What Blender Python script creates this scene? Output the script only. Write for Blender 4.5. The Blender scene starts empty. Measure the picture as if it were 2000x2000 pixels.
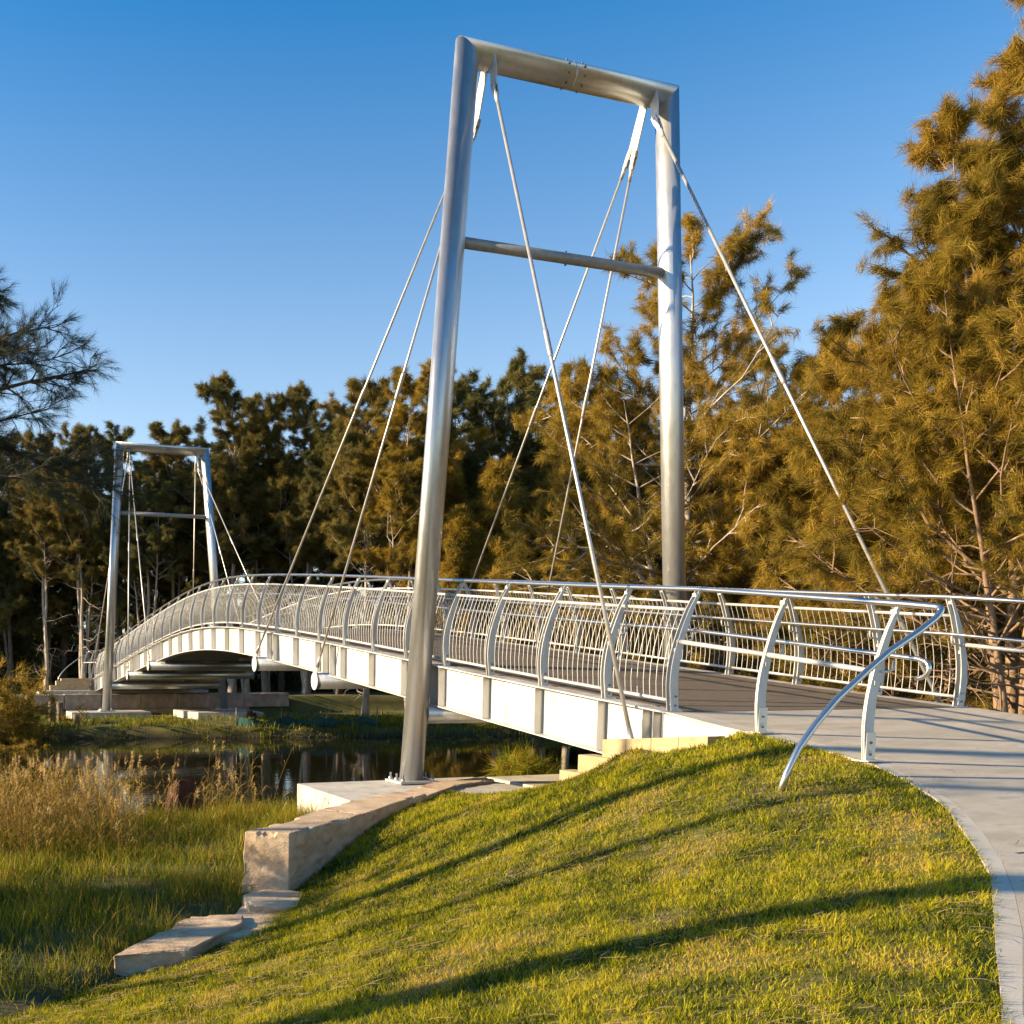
import bpy, math, random
import numpy as np
from mathutils import Vector, Matrix
R_ = math.radians
random.seed(7); rng = np.random.default_rng(7)
S = bpy.context.scene
COL = S.collection

# ------------------------------------------------------------------ camera
cd = bpy.data.cameras.new('camera'); cam = bpy.data.objects.new('camera', cd); COL.objects.link(cam)
S.camera = cam
CAM = Vector((-8.172, -9.804, 0.4885)); AZ = 0.338915; PT = -0.11354
cam.location = CAM
cam.rotation_euler = (math.pi/2 + PT, 0, -AZ)
cd.sensor_fit = 'HORIZONTAL'; cd.sensor_width = 36; cd.lens = 2012.2/2000*36
cd.shift_x = (1000-564.1)/2000; cd.shift_y = (1535.2-1000)/2000
cd.clip_start = .1; cd.clip_end = 4000
S.render.resolution_x = 1024; S.render.resolution_y = 1024

# ------------------------------------------------------------------ light
SUN_EL = R_(18); SUN_DIR = Vector((-.956*math.cos(SUN_EL), .292*math.cos(SUN_EL), math.sin(SUN_EL)))
W = bpy.data.worlds.new("World"); S.world = W; W.use_nodes = True
nt = W.node_tree; bg = nt.nodes['Background']
sky = nt.nodes.new('ShaderNodeTexSky'); sky.sky_type = 'NISHITA'; sky.sun_disc = False
sky.sun_elevation = SUN_EL; sky.sun_rotation = math.atan2(SUN_DIR.x, SUN_DIR.y)
sky.air_density = 1.0; sky.dust_density = 0.35; sky.ozone_density = 2.2; sky.altitude = 0
hs = nt.nodes.new('ShaderNodeHueSaturation'); _tc = nt.nodes.new('ShaderNodeTexCoord'); _sx = nt.nodes.new('ShaderNodeSeparateXYZ'); _mr = nt.nodes.new('ShaderNodeMapRange')
nt.links.new(_tc.outputs['Generated'], _sx.inputs[0]); nt.links.new(_sx.outputs['Z'], _mr.inputs[0])
_mr.inputs[1].default_value = .12; _mr.inputs[2].default_value = .58; _mr.inputs[3].default_value = .78; _mr.inputs[4].default_value = 1.5
nt.links.new(_mr.outputs[0], hs.inputs['Saturation']); hs.inputs['Hue'].default_value = .500; nt.links.new(sky.outputs[0], hs.inputs['Color']); nt.links.new(hs.outputs[0], bg.inputs[0]); bg.inputs[1].default_value = .095
sl = bpy.data.lights.new('sun', 'SUN'); sun = bpy.data.objects.new('sun', sl); COL.objects.link(sun)
sl.energy = 5; sl.angle = R_(.5); sl.color = (1, .79, .50)
sun.rotation_euler = SUN_DIR.to_track_quat('Z', 'Y').to_euler()
S.view_settings.view_transform = 'Standard'; S.view_settings.look = 'None'
S.view_settings.exposure = 1.38; S.view_settings.gamma = 1

# ------------------------------------------------------------------ projection helpers (pixel of a 2000 px frame -> point)
sa, ca = math.sin(AZ), math.cos(AZ)
def atd(u, dist, z=0.0):
    """ground position at a horizontal distance along the view direction of column u"""
    rx = (u-564.1)/2012.2
    fx, fy = sa*math.cos(PT) + ca*rx, ca*math.cos(PT) - sa*rx
    n = math.hypot(fx, fy)
    return Vector((CAM.x + fx/n*dist, CAM.y + fy/n*dist, z))

# ------------------------------------------------------------------ materials
def mat(name, base=(.5,.5,.5), rough=.6, metal=0.0):
    m = bpy.data.materials.new(name); m.use_nodes = True
    b = m.node_tree.nodes['Principled BSDF']
    b.inputs['Base Color'].default_value = (*base, 1); b.inputs['Roughness'].default_value = rough
    b.inputs['Metallic'].default_value = metal
    return m
def N(m, t): return m.node_tree.nodes.new(t)
def L(m, a, b): m.node_tree.links.new(a, b)
def noisy(name, c1, c2, scale=4, rough=.7, metal=0, detail=6, bump=0, bscale=None, lo=.35, hi=.65, stretch=None, c3=None, scale3=30, rough2=None):
    m = mat(name, c1, rough, metal); b = m.node_tree.nodes['Principled BSDF']
    tc = N(m, 'ShaderNodeTexCoord'); src = tc.outputs['Object']
    if stretch:
        mp = N(m, 'ShaderNodeMapping'); mp.inputs['Scale'].default_value = stretch; L(m, src, mp.inputs['Vector']); src = mp.outputs[0]
    n = N(m, 'ShaderNodeTexNoise'); n.inputs['Scale'].default_value = scale; n.inputs['Detail'].default_value = detail
    n.inputs['Roughness'].default_value = .62
    L(m, src, n.inputs['Vector'])
    r = N(m, 'ShaderNodeValToRGB'); r.color_ramp.elements[0].position = lo; r.color_ramp.elements[1].position = hi
    r.color_ramp.elements[0].color = (*c1, 1); r.color_ramp.elements[1].color = (*c2, 1)
    L(m, n.outputs['Fac'], r.inputs[0]); out = r.outputs[0]
    if c3:
        n3 = N(m, 'ShaderNodeTexNoise'); n3.inputs['Scale'].default_value = scale3; n3.inputs['Detail'].default_value = 4
        L(m, src, n3.inputs['Vector'])
        r3 = N(m, 'ShaderNodeMapRange'); r3.inputs[1].default_value = .55; r3.inputs[2].default_value = .72
        L(m, n3.outputs['Fac'], r3.inputs[0])
        mx = N(m, 'ShaderNodeMixRGB'); mx.inputs[2].default_value = (*c3, 1)
        L(m, r3.outputs[0], mx.inputs[0]); L(m, out, mx.inputs[1]); out = mx.outputs[0]
    L(m, out, b.inputs['Base Color'])
    if rough2 is not None:
        rr = N(m, 'ShaderNodeMapRange'); rr.inputs[1].default_value = .3; rr.inputs[2].default_value = .7
        rr.inputs[3].default_value = rough; rr.inputs[4].default_value = rough2
        L(m, n.outputs['Fac'], rr.inputs[0]); L(m, rr.outputs[0], b.inputs['Roughness'])
    if bump:
        nb = N(m, 'ShaderNodeTexNoise'); nb.inputs['Scale'].default_value = bscale or scale*6; nb.inputs['Detail'].default_value = 6
        L(m, src, nb.inputs['Vector'])
        bp = N(m, 'ShaderNodeBump'); bp.inputs['Strength'].default_value = bump; bp.inputs['Distance'].default_value = .02
        L(m, nb.outputs['Fac'], bp.inputs['Height']); L(m, bp.outputs[0], b.inputs['Normal'])
    return m
def leafy(name, stops, trans=.35, rough=.6):
    """foliage / grass: colour from the mesh's 'tone' attribute"""
    m = mat(name, stops[0][1], rough); nt = m.node_tree; b = nt.nodes['Principled BSDF']
    b.inputs['Specular IOR Level'].default_value = .12
    at = N(m, 'ShaderNodeAttribute'); at.attribute_name = 'tone'
    r = N(m, 'ShaderNodeValToRGB'); e = r.color_ramp.elements
    e[0].position = stops[0][0]; e[0].color = (*stops[0][1], 1); e[1].position = stops[-1][0]; e[1].color = (*stops[-1][1], 1)
    for p, c in stops[1:-1]: q = e.new(p); q.color = (*c, 1)
    L(m, at.outputs['Fac'], r.inputs[0]); L(m, r.outputs[0], b.inputs['Base Color'])
    t = N(m, 'ShaderNodeBsdfTranslucent'); L(m, r.outputs[0], t.inputs[0])
    mx = N(m, 'ShaderNodeMixShader'); mx.inputs[0].default_value = trans
    L(m, b.outputs[0], mx.inputs[1]); L(m, t.outputs[0], mx.inputs[2])
    L(m, mx.outputs[0], nt.nodes['Material Output'].inputs[0])
    return m
GALV = noisy('galvanised steel', (.52,.52,.51), (.57,.57,.56), 9, .30, .80, rough2=.40, c3=(.49,.485,.47), scale3=14, bump=.015, bscale=60, stretch=(1,1,.35))
GALVP = noisy('galvanised plate', (.42,.415,.40), (.57,.56,.54), 3.5, .5, .3, rough2=.62, c3=(.33,.31,.28), scale3=2.6, stretch=(1,1,.4), bump=.04, bscale=50)
# faint run-off streaks down the plates
_m = GALVP; _b = _m.node_tree.nodes['Principled BSDF']; _o = _b.inputs['Base Color'].links[0].from_socket
_tc = N(_m,'ShaderNodeTexCoord'); _mp = N(_m,'ShaderNodeMapping'); _mp.inputs['Scale'].default_value = (9,9,.7); L(_m,_tc.outputs['Object'],_mp.inputs[0])
_n = N(_m,'ShaderNodeTexNoise'); _n.inputs['Scale'].default_value = 2.0; _n.inputs['Detail'].default_value = 5; L(_m,_mp.outputs[0],_n.inputs[0])
_r = N(_m,'ShaderNodeMapRange'); _r.inputs[1].default_value = .56; _r.inputs[2].default_value = .75; _r.inputs[4].default_value = .55; L(_m,_n.outputs['Fac'],_r.inputs[0])
_x = N(_m,'ShaderNodeMixRGB'); _x.inputs[2].default_value = (.36,.31,.24,1); L(_m,_r.outputs[0],_x.inputs[0]); L(_m,_o,_x.inputs[1]); L(_m,_x.outputs[0],_b.inputs['Base Color'])
GALVR = noisy('galvanised rail', (.42,.415,.40), (.56,.55,.53), 6, .4, .35, rough2=.55)
STAINLESS = mat('polished stainless', (.58,.56,.53), .27, .95)
RODM = noisy('stay rod steel', (.42,.40,.37), (.55,.52,.48), 5, .42, .6)
BOLT = mat('dark bolt', (.16,.16,.16), .5, .6)
CONC = noisy('pale concrete', (.40,.37,.32), (.53,.49,.43), 1.6, .85, bump=.15, bscale=30, c3=(.30,.28,.25), scale3=5)
PATHM = noisy('path concrete', (.36,.31,.235), (.50,.43,.34), 1.3, .85, detail=9, bump=.25, bscale=70, c3=(.34,.29,.23), scale3=3.0, stretch=(1,2.2,1))
EDGEM = noisy('path edge concrete', (.42,.38,.31), (.50,.45,.38), 2.5, .8, bump=.08, bscale=60)
SAND = noisy('sandstone', (.40,.275,.165), (.58,.43,.28), 2.6, .9, bump=.4, bscale=34, c3=(.30,.17,.09), scale3=3, stretch=(1,1,2.4))
SANDY = noisy('yellow block', (.35,.25,.13), (.46,.34,.19), 6, .92, bump=.4, bscale=60)
SANDF = noisy('far sandstone', (.26,.19,.14), (.46,.36,.28), 2.2, .9, bump=.5, bscale=10, c3=(.33,.17,.11), scale3=.8)
DECKM = noisy('deck grit', (.115,.082,.052), (.165,.122,.080), 60, .85, bump=.5, bscale=260, c3=(.09,.07,.05), scale3=3)
BARKG = noisy('pale grey bark', (.24,.20,.16), (.46,.39,.32), 9, .9, bump=.6, bscale=20, stretch=(1,1,.25))
BARKB = noisy('brown bark', (.16,.10,.06), (.30,.20,.12), 10, .9, bump=.6, bscale=20, stretch=(1,1,.25))
BARKD = noisy('dark bark', (.06,.045,.035), (.12,.09,.07), 9, .9, bump=.4, bscale=20, stretch=(1,1,.25))
STUMPM = noisy('rotten stump', (.030,.012,.008), (.095,.032,.016), 14, .95, bump=1.0, bscale=26, stretch=(1,1,.2))
TEAL = mat('teal silt mesh', (.006,.055,.055), .9)
TIMBER = noisy('weathered timber', (.10,.08,.06), (.20,.16,.12), 14, .9, stretch=(1,1,.2))
GOLD = leafy('golden casuarina needles', [(0,(.105,.082,.014)),(.35,(.22,.158,.022)),(.7,(.37,.242,.034)),(1,(.48,.31,.06))], .4)
OLIVE = leafy('olive casuarina needles', [(0,(.065,.068,.020)),(.5,(.17,.138,.034)),(1,(.29,.20,.05))], .3)
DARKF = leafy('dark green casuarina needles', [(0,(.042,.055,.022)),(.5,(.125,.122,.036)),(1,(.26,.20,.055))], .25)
DARKL = leafy('blackish green casuarina needles', [(0,(.018,.028,.016)),(.5,(.035,.048,.026)),(1,(.075,.075,.03))], .2)
GALVSHADE = noisy('shade-darkened galvanised steel', (.26,.255,.24), (.33,.325,.31), 9, .5, .45, rough2=.6)  # same tower steel, darkened to put the cross beam's shade into its colour
GRASSM = leafy('lawn blades', [(0,(.022,.036,.003)),(.30,(.135,.165,.006)),(.60,(.43,.39,.012)),(.82,(.48,.35,.04)),(1,(.56,.38,.10))], .42, .65)
BANKG = leafy('bank grass blades', [(0,(.028,.048,.005)),(.42,(.145,.175,.010)),(.72,(.36,.31,.022)),(1,(.46,.25,.07))], .4, .5)
REEDM = leafy('dry reeds', [(0,(.10,.13,.015)),(.3,(.32,.20,.04)),(.7,(.54,.36,.09)),(1,(.75,.56,.28))], .35, .6)
STRAW = leafy('dry needles', [(0,(.22,.13,.06)),(1,(.45,.33,.17))], .2, .6)

# ------------------------------------------------------------------ object helpers
def tag(o, label=None, cat=None, group=None, kind=None):
    if label: o['label'] = label
    if cat: o['category'] = cat
    if group: o['group'] = group
    if kind: o['kind'] = kind
    return o
def empty(name, loc=(0,0,0), rz=0, label=None, cat=None, group=None):
    o = bpy.data.objects.new(name, None); COL.objects.link(o); o.empty_display_size = .2
    o.location = loc; o.rotation_euler = (0,0,rz)
    return tag(o, label, cat, group)
class MB:
    def __init__(s): s.v = []; s.f = []; s.sm = []
    def add(s, v, f, smooth=False):
        o = len(s.v); s.v += [tuple(p) for p in v]; s.f += [tuple(i+o for i in q) for q in f]; s.sm += [smooth]*len(f); return s
    def box(s, a, b):
        (x0,y0,z0),(x1,y1,z1) = a, b
        return s.add([(x0,y0,z0),(x1,y0,z0),(x1,y1,z0),(x0,y1,z0),(x0,y0,z1),(x1,y0,z1),(x1,y1,z1),(x0,y1,z1)],
              [(0,3,2,1),(4,5,6,7),(0,1,5,4),(1,2,6,5),(2,3,7,6),(3,0,4,7)])
    def tube(s, pts, r, n=12, caps=True, n0=None, n1=None):
        pts = [Vector(p) for p in pts]; m = len(pts)
        rr = r if hasattr(r, '__len__') else [r]*m
        vs = []; prev = None
        for i, p in enumerate(pts):
            if i == 0: d = pts[1]-p
            elif i == m-1: d = p-pts[i-1]
            else: d = (pts[i+1]-p).normalized()+(p-pts[i-1]).normalized()
            d.normalize()
            if prev is None:
                up = Vector((0,0,1)) if abs(d.z) < .9 else Vector((1,0,0))
                u = d.cross(up).normalized()
            else:
                u = (prev - d*prev.dot(d)).normalized()
            prev = u; w = d.cross(u)
            cut = n0 if (i == 0 and n0) else (n1 if (i == m-1 and n1) else None)
            for k in range(n):
                a = 2*math.pi*k/n; off = (u*math.cos(a)+w*math.sin(a))*rr[i]
                if cut is not None:
                    c = Vector(cut); off = off - d*(off.dot(c)/d.dot(c))
                vs.append(p+off)
        fs = [(i*n+k, i*n+(k+1)%n, (i+1)*n+(k+1)%n, (i+1)*n+k) for i in range(m-1) for k in range(n)]
        o = len(s.v); s.add(vs, fs, True)
        if caps:
            s.f += [tuple(o+k for k in reversed(range(n))), tuple(o+(m-1)*n+k for k in range(n))]; s.sm += [False, False]
        return s
    def sheet(s, A, B, th):
        """closed strip between polylines A and B (top), thickness th downward"""
        n = len(A); A = [Vector(p) for p in A]; B = [Vector(p) for p in B]; dz = Vector((0,0,-th))
        v = []
        for a, b in zip(A, B): v += [a, b, b+dz, a+dz]
        f = []
        for i in range(n-1):
            for k in range(4): f.append((i*4+k, i*4+(k+1)%4, (i+1)*4+(k+1)%4, (i+1)*4+k))
        f += [(3,2,1,0), ((n-1)*4, (n-1)*4+1, (n-1)*4+2, (n-1)*4+3)]
        return s.add(v, f)
    def build(s, name, m, parent=None, bevel=0, **kw):
        me = bpy.data.meshes.new(name); me.from_pydata(s.v, [], s.f); me.materials.append(m)
        me.polygons.foreach_set('use_smooth', s.sm); me.update()
        import bmesh
        bm = bmesh.new(); bm.from_mesh(me); bmesh.ops.recalc_face_normals(bm, faces=bm.faces)
        if bevel:
            ed = [e for e in bm.edges if len(e.link_faces) == 2 and e.calc_face_angle(0) > .6]
            bmesh.ops.bevel(bm, geom=ed, offset=bevel, segments=2, affect='EDGES', profile=.6)
        bm.to_mesh(me); bm.free()
        o = bpy.data.objects.new(name, me); COL.objects.link(o)
        if parent: o.parent = parent; o.matrix_parent_inverse = Matrix.Translation(-parent.location) if parent.type == 'EMPTY' and parent.parent is None else Matrix.Identity(4)
        return tag(o, **kw)
def np_mesh(name, V, F, m, tone=None, parent=None, smooth=False, **kw):
    """fast mesh from numpy arrays; F (M,3) or (M,4)"""
    me = bpy.data.meshes.new(name); V = np.asarray(V, np.float32); F = np.asarray(F, np.int32); k = F.shape[1]
    me.vertices.add(len(V)); me.vertices.foreach_set('co', V.ravel())
    me.loops.add(F.size); me.loops.foreach_set('vertex_index', F.ravel())
    me.polygons.add(len(F)); me.polygons.foreach_set('loop_start', np.arange(0, F.size, k, dtype=np.int32))
    if smooth: me.polygons.foreach_set('use_smooth', np.ones(len(F), bool))
    me.update(calc_edges=True)
    if tone is not None:
        a = me.attributes.new('tone', 'FLOAT', 'POINT'); a.data.foreach_set('value', np.asarray(tone, np.float32))
    me.materials.append(m)
    o = bpy.data.objects.new(name, me); COL.objects.link(o)
    if parent: o.parent = parent
    return tag(o, **kw)

# ------------------------------------------------------------------ deck line and terrain
MID = 21.28; END = 42.56; WID = 4.54; TY1 = 5.826; TY2 = END-5.826; LEAN = .29
def g(s):
    s = END-s if s > MID else s
    if s < 0: return .12*s if s > -6 else -.72-.36*(1-math.exp((s+6)/3))
    if s < 17: return .089495*s+.001592*s*s-8.3e-05*s**3
    a = .0717; t = s-17; return 1.573 + a*t - a/(2*4.28)*t*t
def gz(y): return g(y) if y <= MID else (g(y) if y < END else -.05*(y-END))
def smooth(a, b, x):
    t = np.clip((x-a)/(b-a), 0, 1); return t*t*(3-2*t)
WATER = -2.3
EDGE = [(-.14,-.1),(-.19,-1.02),(-.16,-1.5),(-.18,-1.98),(-.2,-2.53),(-.27,-2.95),(-.51,-3.44),(-.9,-4.04),(-1.17,-4.38),(-1.97,-5.2),(-2.46,-5.67),(-3.0,-6.09),(-3.59,-6.54),(-4.05,-6.9),(-4.5,-7.24),(-6,-8.5),(-8.5,-11.5),(-9.5,-14)]
JOINT = [(.12,-.1),(.07,-1.02),(.10,-1.5),(.08,-1.98),(.05,-2.53),(-.02,-2.9),(-.27,-3.19),(-.66,-3.84),(-1.0,-4.33),(-1.5,-4.89),(-2.12,-5.49),(-2.69,-5.98),(-3.26,-6.43),(-3.75,-6.78),(-4.2,-7.1),(-5.7,-8.3),(-8.2,-11.3),(-9.2,-13.9)]
def pz(y): return g(y)
P = []
for x, y in EDGE: P.append((x, y, pz(y)-.03))
for x, y in [(1,-1),(3,-1),(4.4,-1),(1,-4),(4,-4),(0,-8),(4,-8),(-3,-9),(-5,-12),(2,-14)]: P.append((x, y, pz(y)-.22))
P += [(5.6,-.5,-.6),(5.8,-4,-.9),(6,-9,-1.1),(8,2,-1.5),(12,8,-1.7),(16,0,-1.3),(20,10,-1.6),(12,-10,-1.1),
      (-1.5,-3.1,-.53),(-.5,-1.3,-.29),(-.5,-.5,-.41),(-.5,.5,-.66),(-.5,1.2,-.97),(-.45,2.0,-1.13),(.3,2.6,-1.30),(1.0,3.6,-1.52),(.8,4.4,-1.56),(.1,4.6,-1.46),(0,3.4,-1.38),
      (-1.16,3.4,-1.43),(-2.18,2.7,-1.49),(-3.2,1.5,-1.62),(-4.0,.7,-1.88),(-4.75,.1,-2.03),(-5.6,-.7,-2.1),(-6.5,-1.4,-2.13),(-7.8,-2.9,-2.0),(-11,-4,-1.95),
      (-3.3,-1.9,-1.22),(-2,1,-1.12),(-1.6,-.8,-.72),(-5,-3,-1.52),(-6,-5,-1.33),(-6.5,-7,-1.08),(-8.2,-9.8,-1.12),(-3,-4.2,-.88),(-12,-9,-1.3),(3,3,-1.3),(3,6,-1.6),(7,5,-1.7)]
P = np.array(P)
def _U(r2): return np.where(r2 > 1e-12, .5*r2*np.log(np.maximum(r2, 1e-12)), 0)
n_ = len(P); K = _U(((P[:,None,:2]-P[None,:,:2])**2).sum(-1)) + np.eye(n_)*.01
Q = np.c_[np.ones(n_), P[:,:2]]
sol = np.linalg.solve(np.block([[K, Q],[Q.T, np.zeros((3,3))]]), np.r_[P[:,2], 0,0,0])
def tps(x, y):
    r2 = (x[...,None]-P[:,0])**2+(y[...,None]-P[:,1])**2
    return (_U(r2)*sol[:n_]).sum(-1) + sol[n_]+sol[n_+1]*x+sol[n_+2]*y
WALL = np.array([(-30,-6),(-12,-3.4),(-8.2,-2.4),(-7.0,-1.35),(-6.4,-.8),(-5.4,-.1),(-4.75,.85),(-4.1,1.5),(-3.1,2.5),(-2.4,3.2),(-1.2,4.2),(.6,5.7),(1.5,6.6),(6.9,6.9),(9,10),(14,15),(24,22),(60,26)])
def wall_y(x): return np.interp(x, WALL[:,0], WALL[:,1])
def yn(x): return np.interp(x, [-60,-30,-8,-3,1,6,9,13,20,40,90], [12,10,8.9,8.0,8.0,9.5,13,18,23,26,30])
def yf(x): return np.interp(x, [-90,-30,-6,0,8,16,30,90], [44,38,33.0,31.4,29.2,27.4,29.5,40])
def vn(x, y, sc, seed=0):
    """cheap smooth pseudo noise, about -1..1"""
    a = np.sin(x*sc*1.7+seed*1.3+1.3*np.sin(y*sc*1.1+seed))*np.cos(y*sc*1.9-seed+1.1*np.sin(x*sc*1.3+2*seed))
    b = np.sin(x*sc*3.9+seed*2.1)*np.sin(y*sc*4.3+seed*.7+np.sin(x*sc*2.3))
    return .65*a+.35*b
def ground(x, y):
    x = np.asarray(x, float); y = np.asarray(y, float)
    up = np.clip(tps(np.clip(x,-13,22), np.clip(y,-15,14)), -2.25, .2)
    r = np.hypot(x, y); up = up+(-1.3-up)*smooth(18, 40, r)
    low = -2.12+.22*np.exp(-((x+2.8)**2+(y-5)**2)/5)+.05*vn(x,y,.9,3)
    low = low + (-.0)*x
    right = smooth(7, 11, x); w = wall_y(x); k = np.where(x > 7, smooth(-3, 2.5, y-w), smooth(-.05, .22, y-w))
    h = up*(1-k)+low*k
    sh = smooth(-.9, 1.6, y-yn(x)); h = h*(1-sh)+(-3.3)*sh
    far = smooth(-.8, .15, y-yf(x)); fz = -1.84+.12*smooth(.2, 3.5, y-yf(x))+.8*smooth(39.4, 40.6, y)+.05*vn(x,y,.5,5)
    h = np.where(y > yf(x)-1.3, h*(1-far)+fz*far, h)
    h = h+.03*vn(x,y,.6,1)*smooth(1.0, 2.5, np.abs(y-wall_y(x)))*smooth(-0.5,-3,x)
    ex = np.interp(y, [p[1] for p in EDGE[::-1]], [p[0] for p in EDGE[::-1]]); pzv = np.where(y > -6, .12*y, -.72-.36*(1-np.exp((y+6)/3)))
    t_ = smooth(-.55, -.02, x-ex)*smooth(-1.15, -1.5, y)*(x < ex+.6); h = h*(1-t_)+(pzv-.015)*t_
    h = np.where((y < .1)&(x > ex+.10)&(x < 4.5), np.minimum(h, pzv-.13), h)
    h = np.where((y > -1.12)&(y < 7)&(x > -.44)&(x < 5.2), np.minimum(h, -1.06-.16*np.clip(y,0,3.5)), h)
    h = h + .9*smooth(90, 400, y)
    return h
def axis(segs):
    out = []
    for a, b, st in segs: out += list(np.arange(a, b-1e-6, st))
    return np.array(out+[segs[-1][1]])
gx = axis([(-900,-100,160),(-100,-30,7),(-30,-12,1.5),(-12,6,.12),(6,14,.5),(14,50,2),(50,120,7),(120,1000,176)])
gy = axis([(-300,-40,65),(-40,-14,2),(-14,9,.14),(9,44,.45),(44,90,2.5),(90,400,31),(400,2000,320)])
GX, GY = np.meshgrid(gx, gy); GZ = ground(GX, GY)
V = np.c_[GX.ravel(), GY.ravel(), GZ.ravel()]; nx = len(gx); ny = len(gy)
ii = (np.arange(ny-1)[:,None]*nx+np.arange(nx-1)[None,:]).ravel()
F = np.c_[ii, ii+1, ii+nx+1, ii+nx]
GROUNDM = noisy('soil and turf', (.060,.070,.010), (.135,.115,.025), 1.3, .95, c3=(.12,.080,.035), scale3=.8, bump=.5, bscale=18)
gm = GROUNDM; b_ = gm.node_tree.nodes['Principled BSDF']
# earth is darker and wetter just above the water line, and an open sunlit meadow begins far behind the forest
geo = N(gm, 'ShaderNodeNewGeometry'); sx = N(gm, 'ShaderNodeSeparateXYZ'); L(gm, geo.outputs['Position'], sx.inputs[0])
old = b_.inputs['Base Color'].links[0].from_socket
mr = N(gm, 'ShaderNodeMapRange'); mr.inputs[1].default_value = -1.95; mr.inputs[2].default_value = -2.3; L(gm, sx.outputs['Z'], mr.inputs[0])
m1 = N(gm, 'ShaderNodeMixRGB'); m1.inputs[2].default_value = (.022,.016,.010,1); L(gm, mr.outputs[0], m1.inputs[0]); L(gm, old, m1.inputs[1])
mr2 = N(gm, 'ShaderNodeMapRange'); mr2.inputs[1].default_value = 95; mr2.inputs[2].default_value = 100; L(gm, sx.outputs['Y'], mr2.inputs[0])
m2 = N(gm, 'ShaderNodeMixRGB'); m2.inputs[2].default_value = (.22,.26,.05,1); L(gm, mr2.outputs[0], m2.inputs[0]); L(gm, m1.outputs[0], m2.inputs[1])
L(gm, m2.outputs[0], b_.inputs['Base Color'])
np_mesh('ground', V, F, GROUNDM, smooth=True, kind='structure')

# water: still, dark, faintly rippled
WM = mat('creek water', (.012,.012,.006), .02); wb = WM.node_tree.nodes['Principled BSDF']; wb.inputs['IOR'].default_value = 1.33
tc = N(WM, 'ShaderNodeTexCoord'); mp = N(WM, 'ShaderNodeMapping'); mp.inputs['Scale'].default_value = (1,2.2,1); L(WM, tc.outputs['Object'], mp.inputs[0])
w1 = N(WM, 'ShaderNodeTexNoise'); w1.inputs['Scale'].default_value = 1.4; w1.inputs['Detail'].default_value = 3; L(WM, mp.outputs[0], w1.inputs[0])
bp = N(WM, 'ShaderNodeBump'); bp.inputs['Strength'].default_value = .12; bp.inputs['Distance'].default_value = .02; L(WM, w1.outputs[0], bp.inputs['Height']); L(WM, bp.outputs[0], wb.inputs['Normal'])
mb = MB(); mb.add([(-150,6.8,WATER),(150,6.8,WATER),(150,60,WATER),(-150,60,WATER)], [(0,1,2,3)])
mb.build('water', WM, kind='structure')

# path slab, its cast edge band and a sawn joint
def dens(pl, n=6):
    out = []
    for (a, b) in zip(pl[:-1], pl[1:]):
        for i in range(n): out.append((a[0]+(b[0]-a[0])*i/n, a[1]+(b[1]-a[1])*i/n))
    return out+[pl[-1]]
E2 = dens(EDGE, 4); J2 = dens(JOINT, 4)
mb = MB(); mb.sheet([(x,y,pz(y)+.0) for x,y in E2], [(x-.0015,y,pz(y)+.0) for x,y in J2], .16)
mb.build('path_edge', EDGEM, kind='structure')
RT = []
for x, y in J2: RT.append((max(4.66 + .12*math.sin(max(-y,0)*1.2) if y > -2 else 4.8, x+.5), y))
mb = MB()
cuts = [0]; 
mb.sheet([(x+.0015,y,pz(y)) for x,y in J2], [(x,y,pz(y)) for x,y in RT], .2)
mb.build('path', PATHM, kind='structure')
mb = MB()
for yj in (-5.38,):
    xs = [-1.85+.3*i for i in range(23)]
    mb.sheet([(x,yj-.008,pz(yj)+.004) for x in xs], [(x,yj+.008,pz(yj)+.004) for x in xs], .003)
mb.build('path_joint', mat('dark joint strip', (.09,.08,.07), .9), kind='structure')  # thin dark strip laid across the slab as its joint

# ------------------------------------------------------------------ footbridge
bridge = empty('footbridge', (2.27, MID, 0), 0, 'galvanised steel arched footbridge over the creek, with curved railings of thin bars', 'footbridge')
def span(y0, y1, st=.5):
    n = max(2, int((y1-y0)/st)+1); return [y0+(y1-y0)*i/(n-1) for i in range(n)]
ys = span(-.1, END+.1, .45)
mb = MB(); mb.sheet([(.15,y,gz(y)+.004) for y in ys], [(WID-.15,y,gz(y)+.004) for y in ys], .07)
mb.build('deck', DECKM, bridge)
half = [0]+[-.2027+1.434775*i for i in range(1, 15)]
PY = sorted(half+[MID]+[END-s for s in half])
def girder(x0, sgn):
    mb = MB()
    A, B = (x0-sgn*.14, x0+sgn*.11)
    mb.sheet([(A,y,gz(y)) for y in ys], [(B,y,gz(y)) for y in ys], .018)
    dp = lambda y: .66 if True else 0
    mb.sheet([(A,y,gz(y)-.66) for y in ys], [(B,y,gz(y)-.66) for y in ys], .018)
    wv = []; wf = []
    for y in ys:
        for xx in (x0-.006, x0+.006): wv += [(xx,y,gz(y)-.017), (xx,y,gz(y)-.661)]
    for i in range(len(ys)-1):
        o = i*4; wf += [(o,o+1,o+5,o+4),(o+2,o+3,o+7,o+6)]
    wf += [(0,2,3,1), tuple(len(ys)*4-4+k for k in (0,1,3,2))]
    mb.add(wv, wf)
    return mb.build('girder', GALVP, bridge)
gn = girder(0, 1); gf = girder(WID, -1)
TUBES = [10.6, 14.8, END-14.8, END-10.6]
STY = PY+[.17,.36,5.86,10.42,10.82,14.62,END-.17,END-.36,END-5.86,END-10.82,END-10.42,END-14.62,END-14.98]
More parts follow.
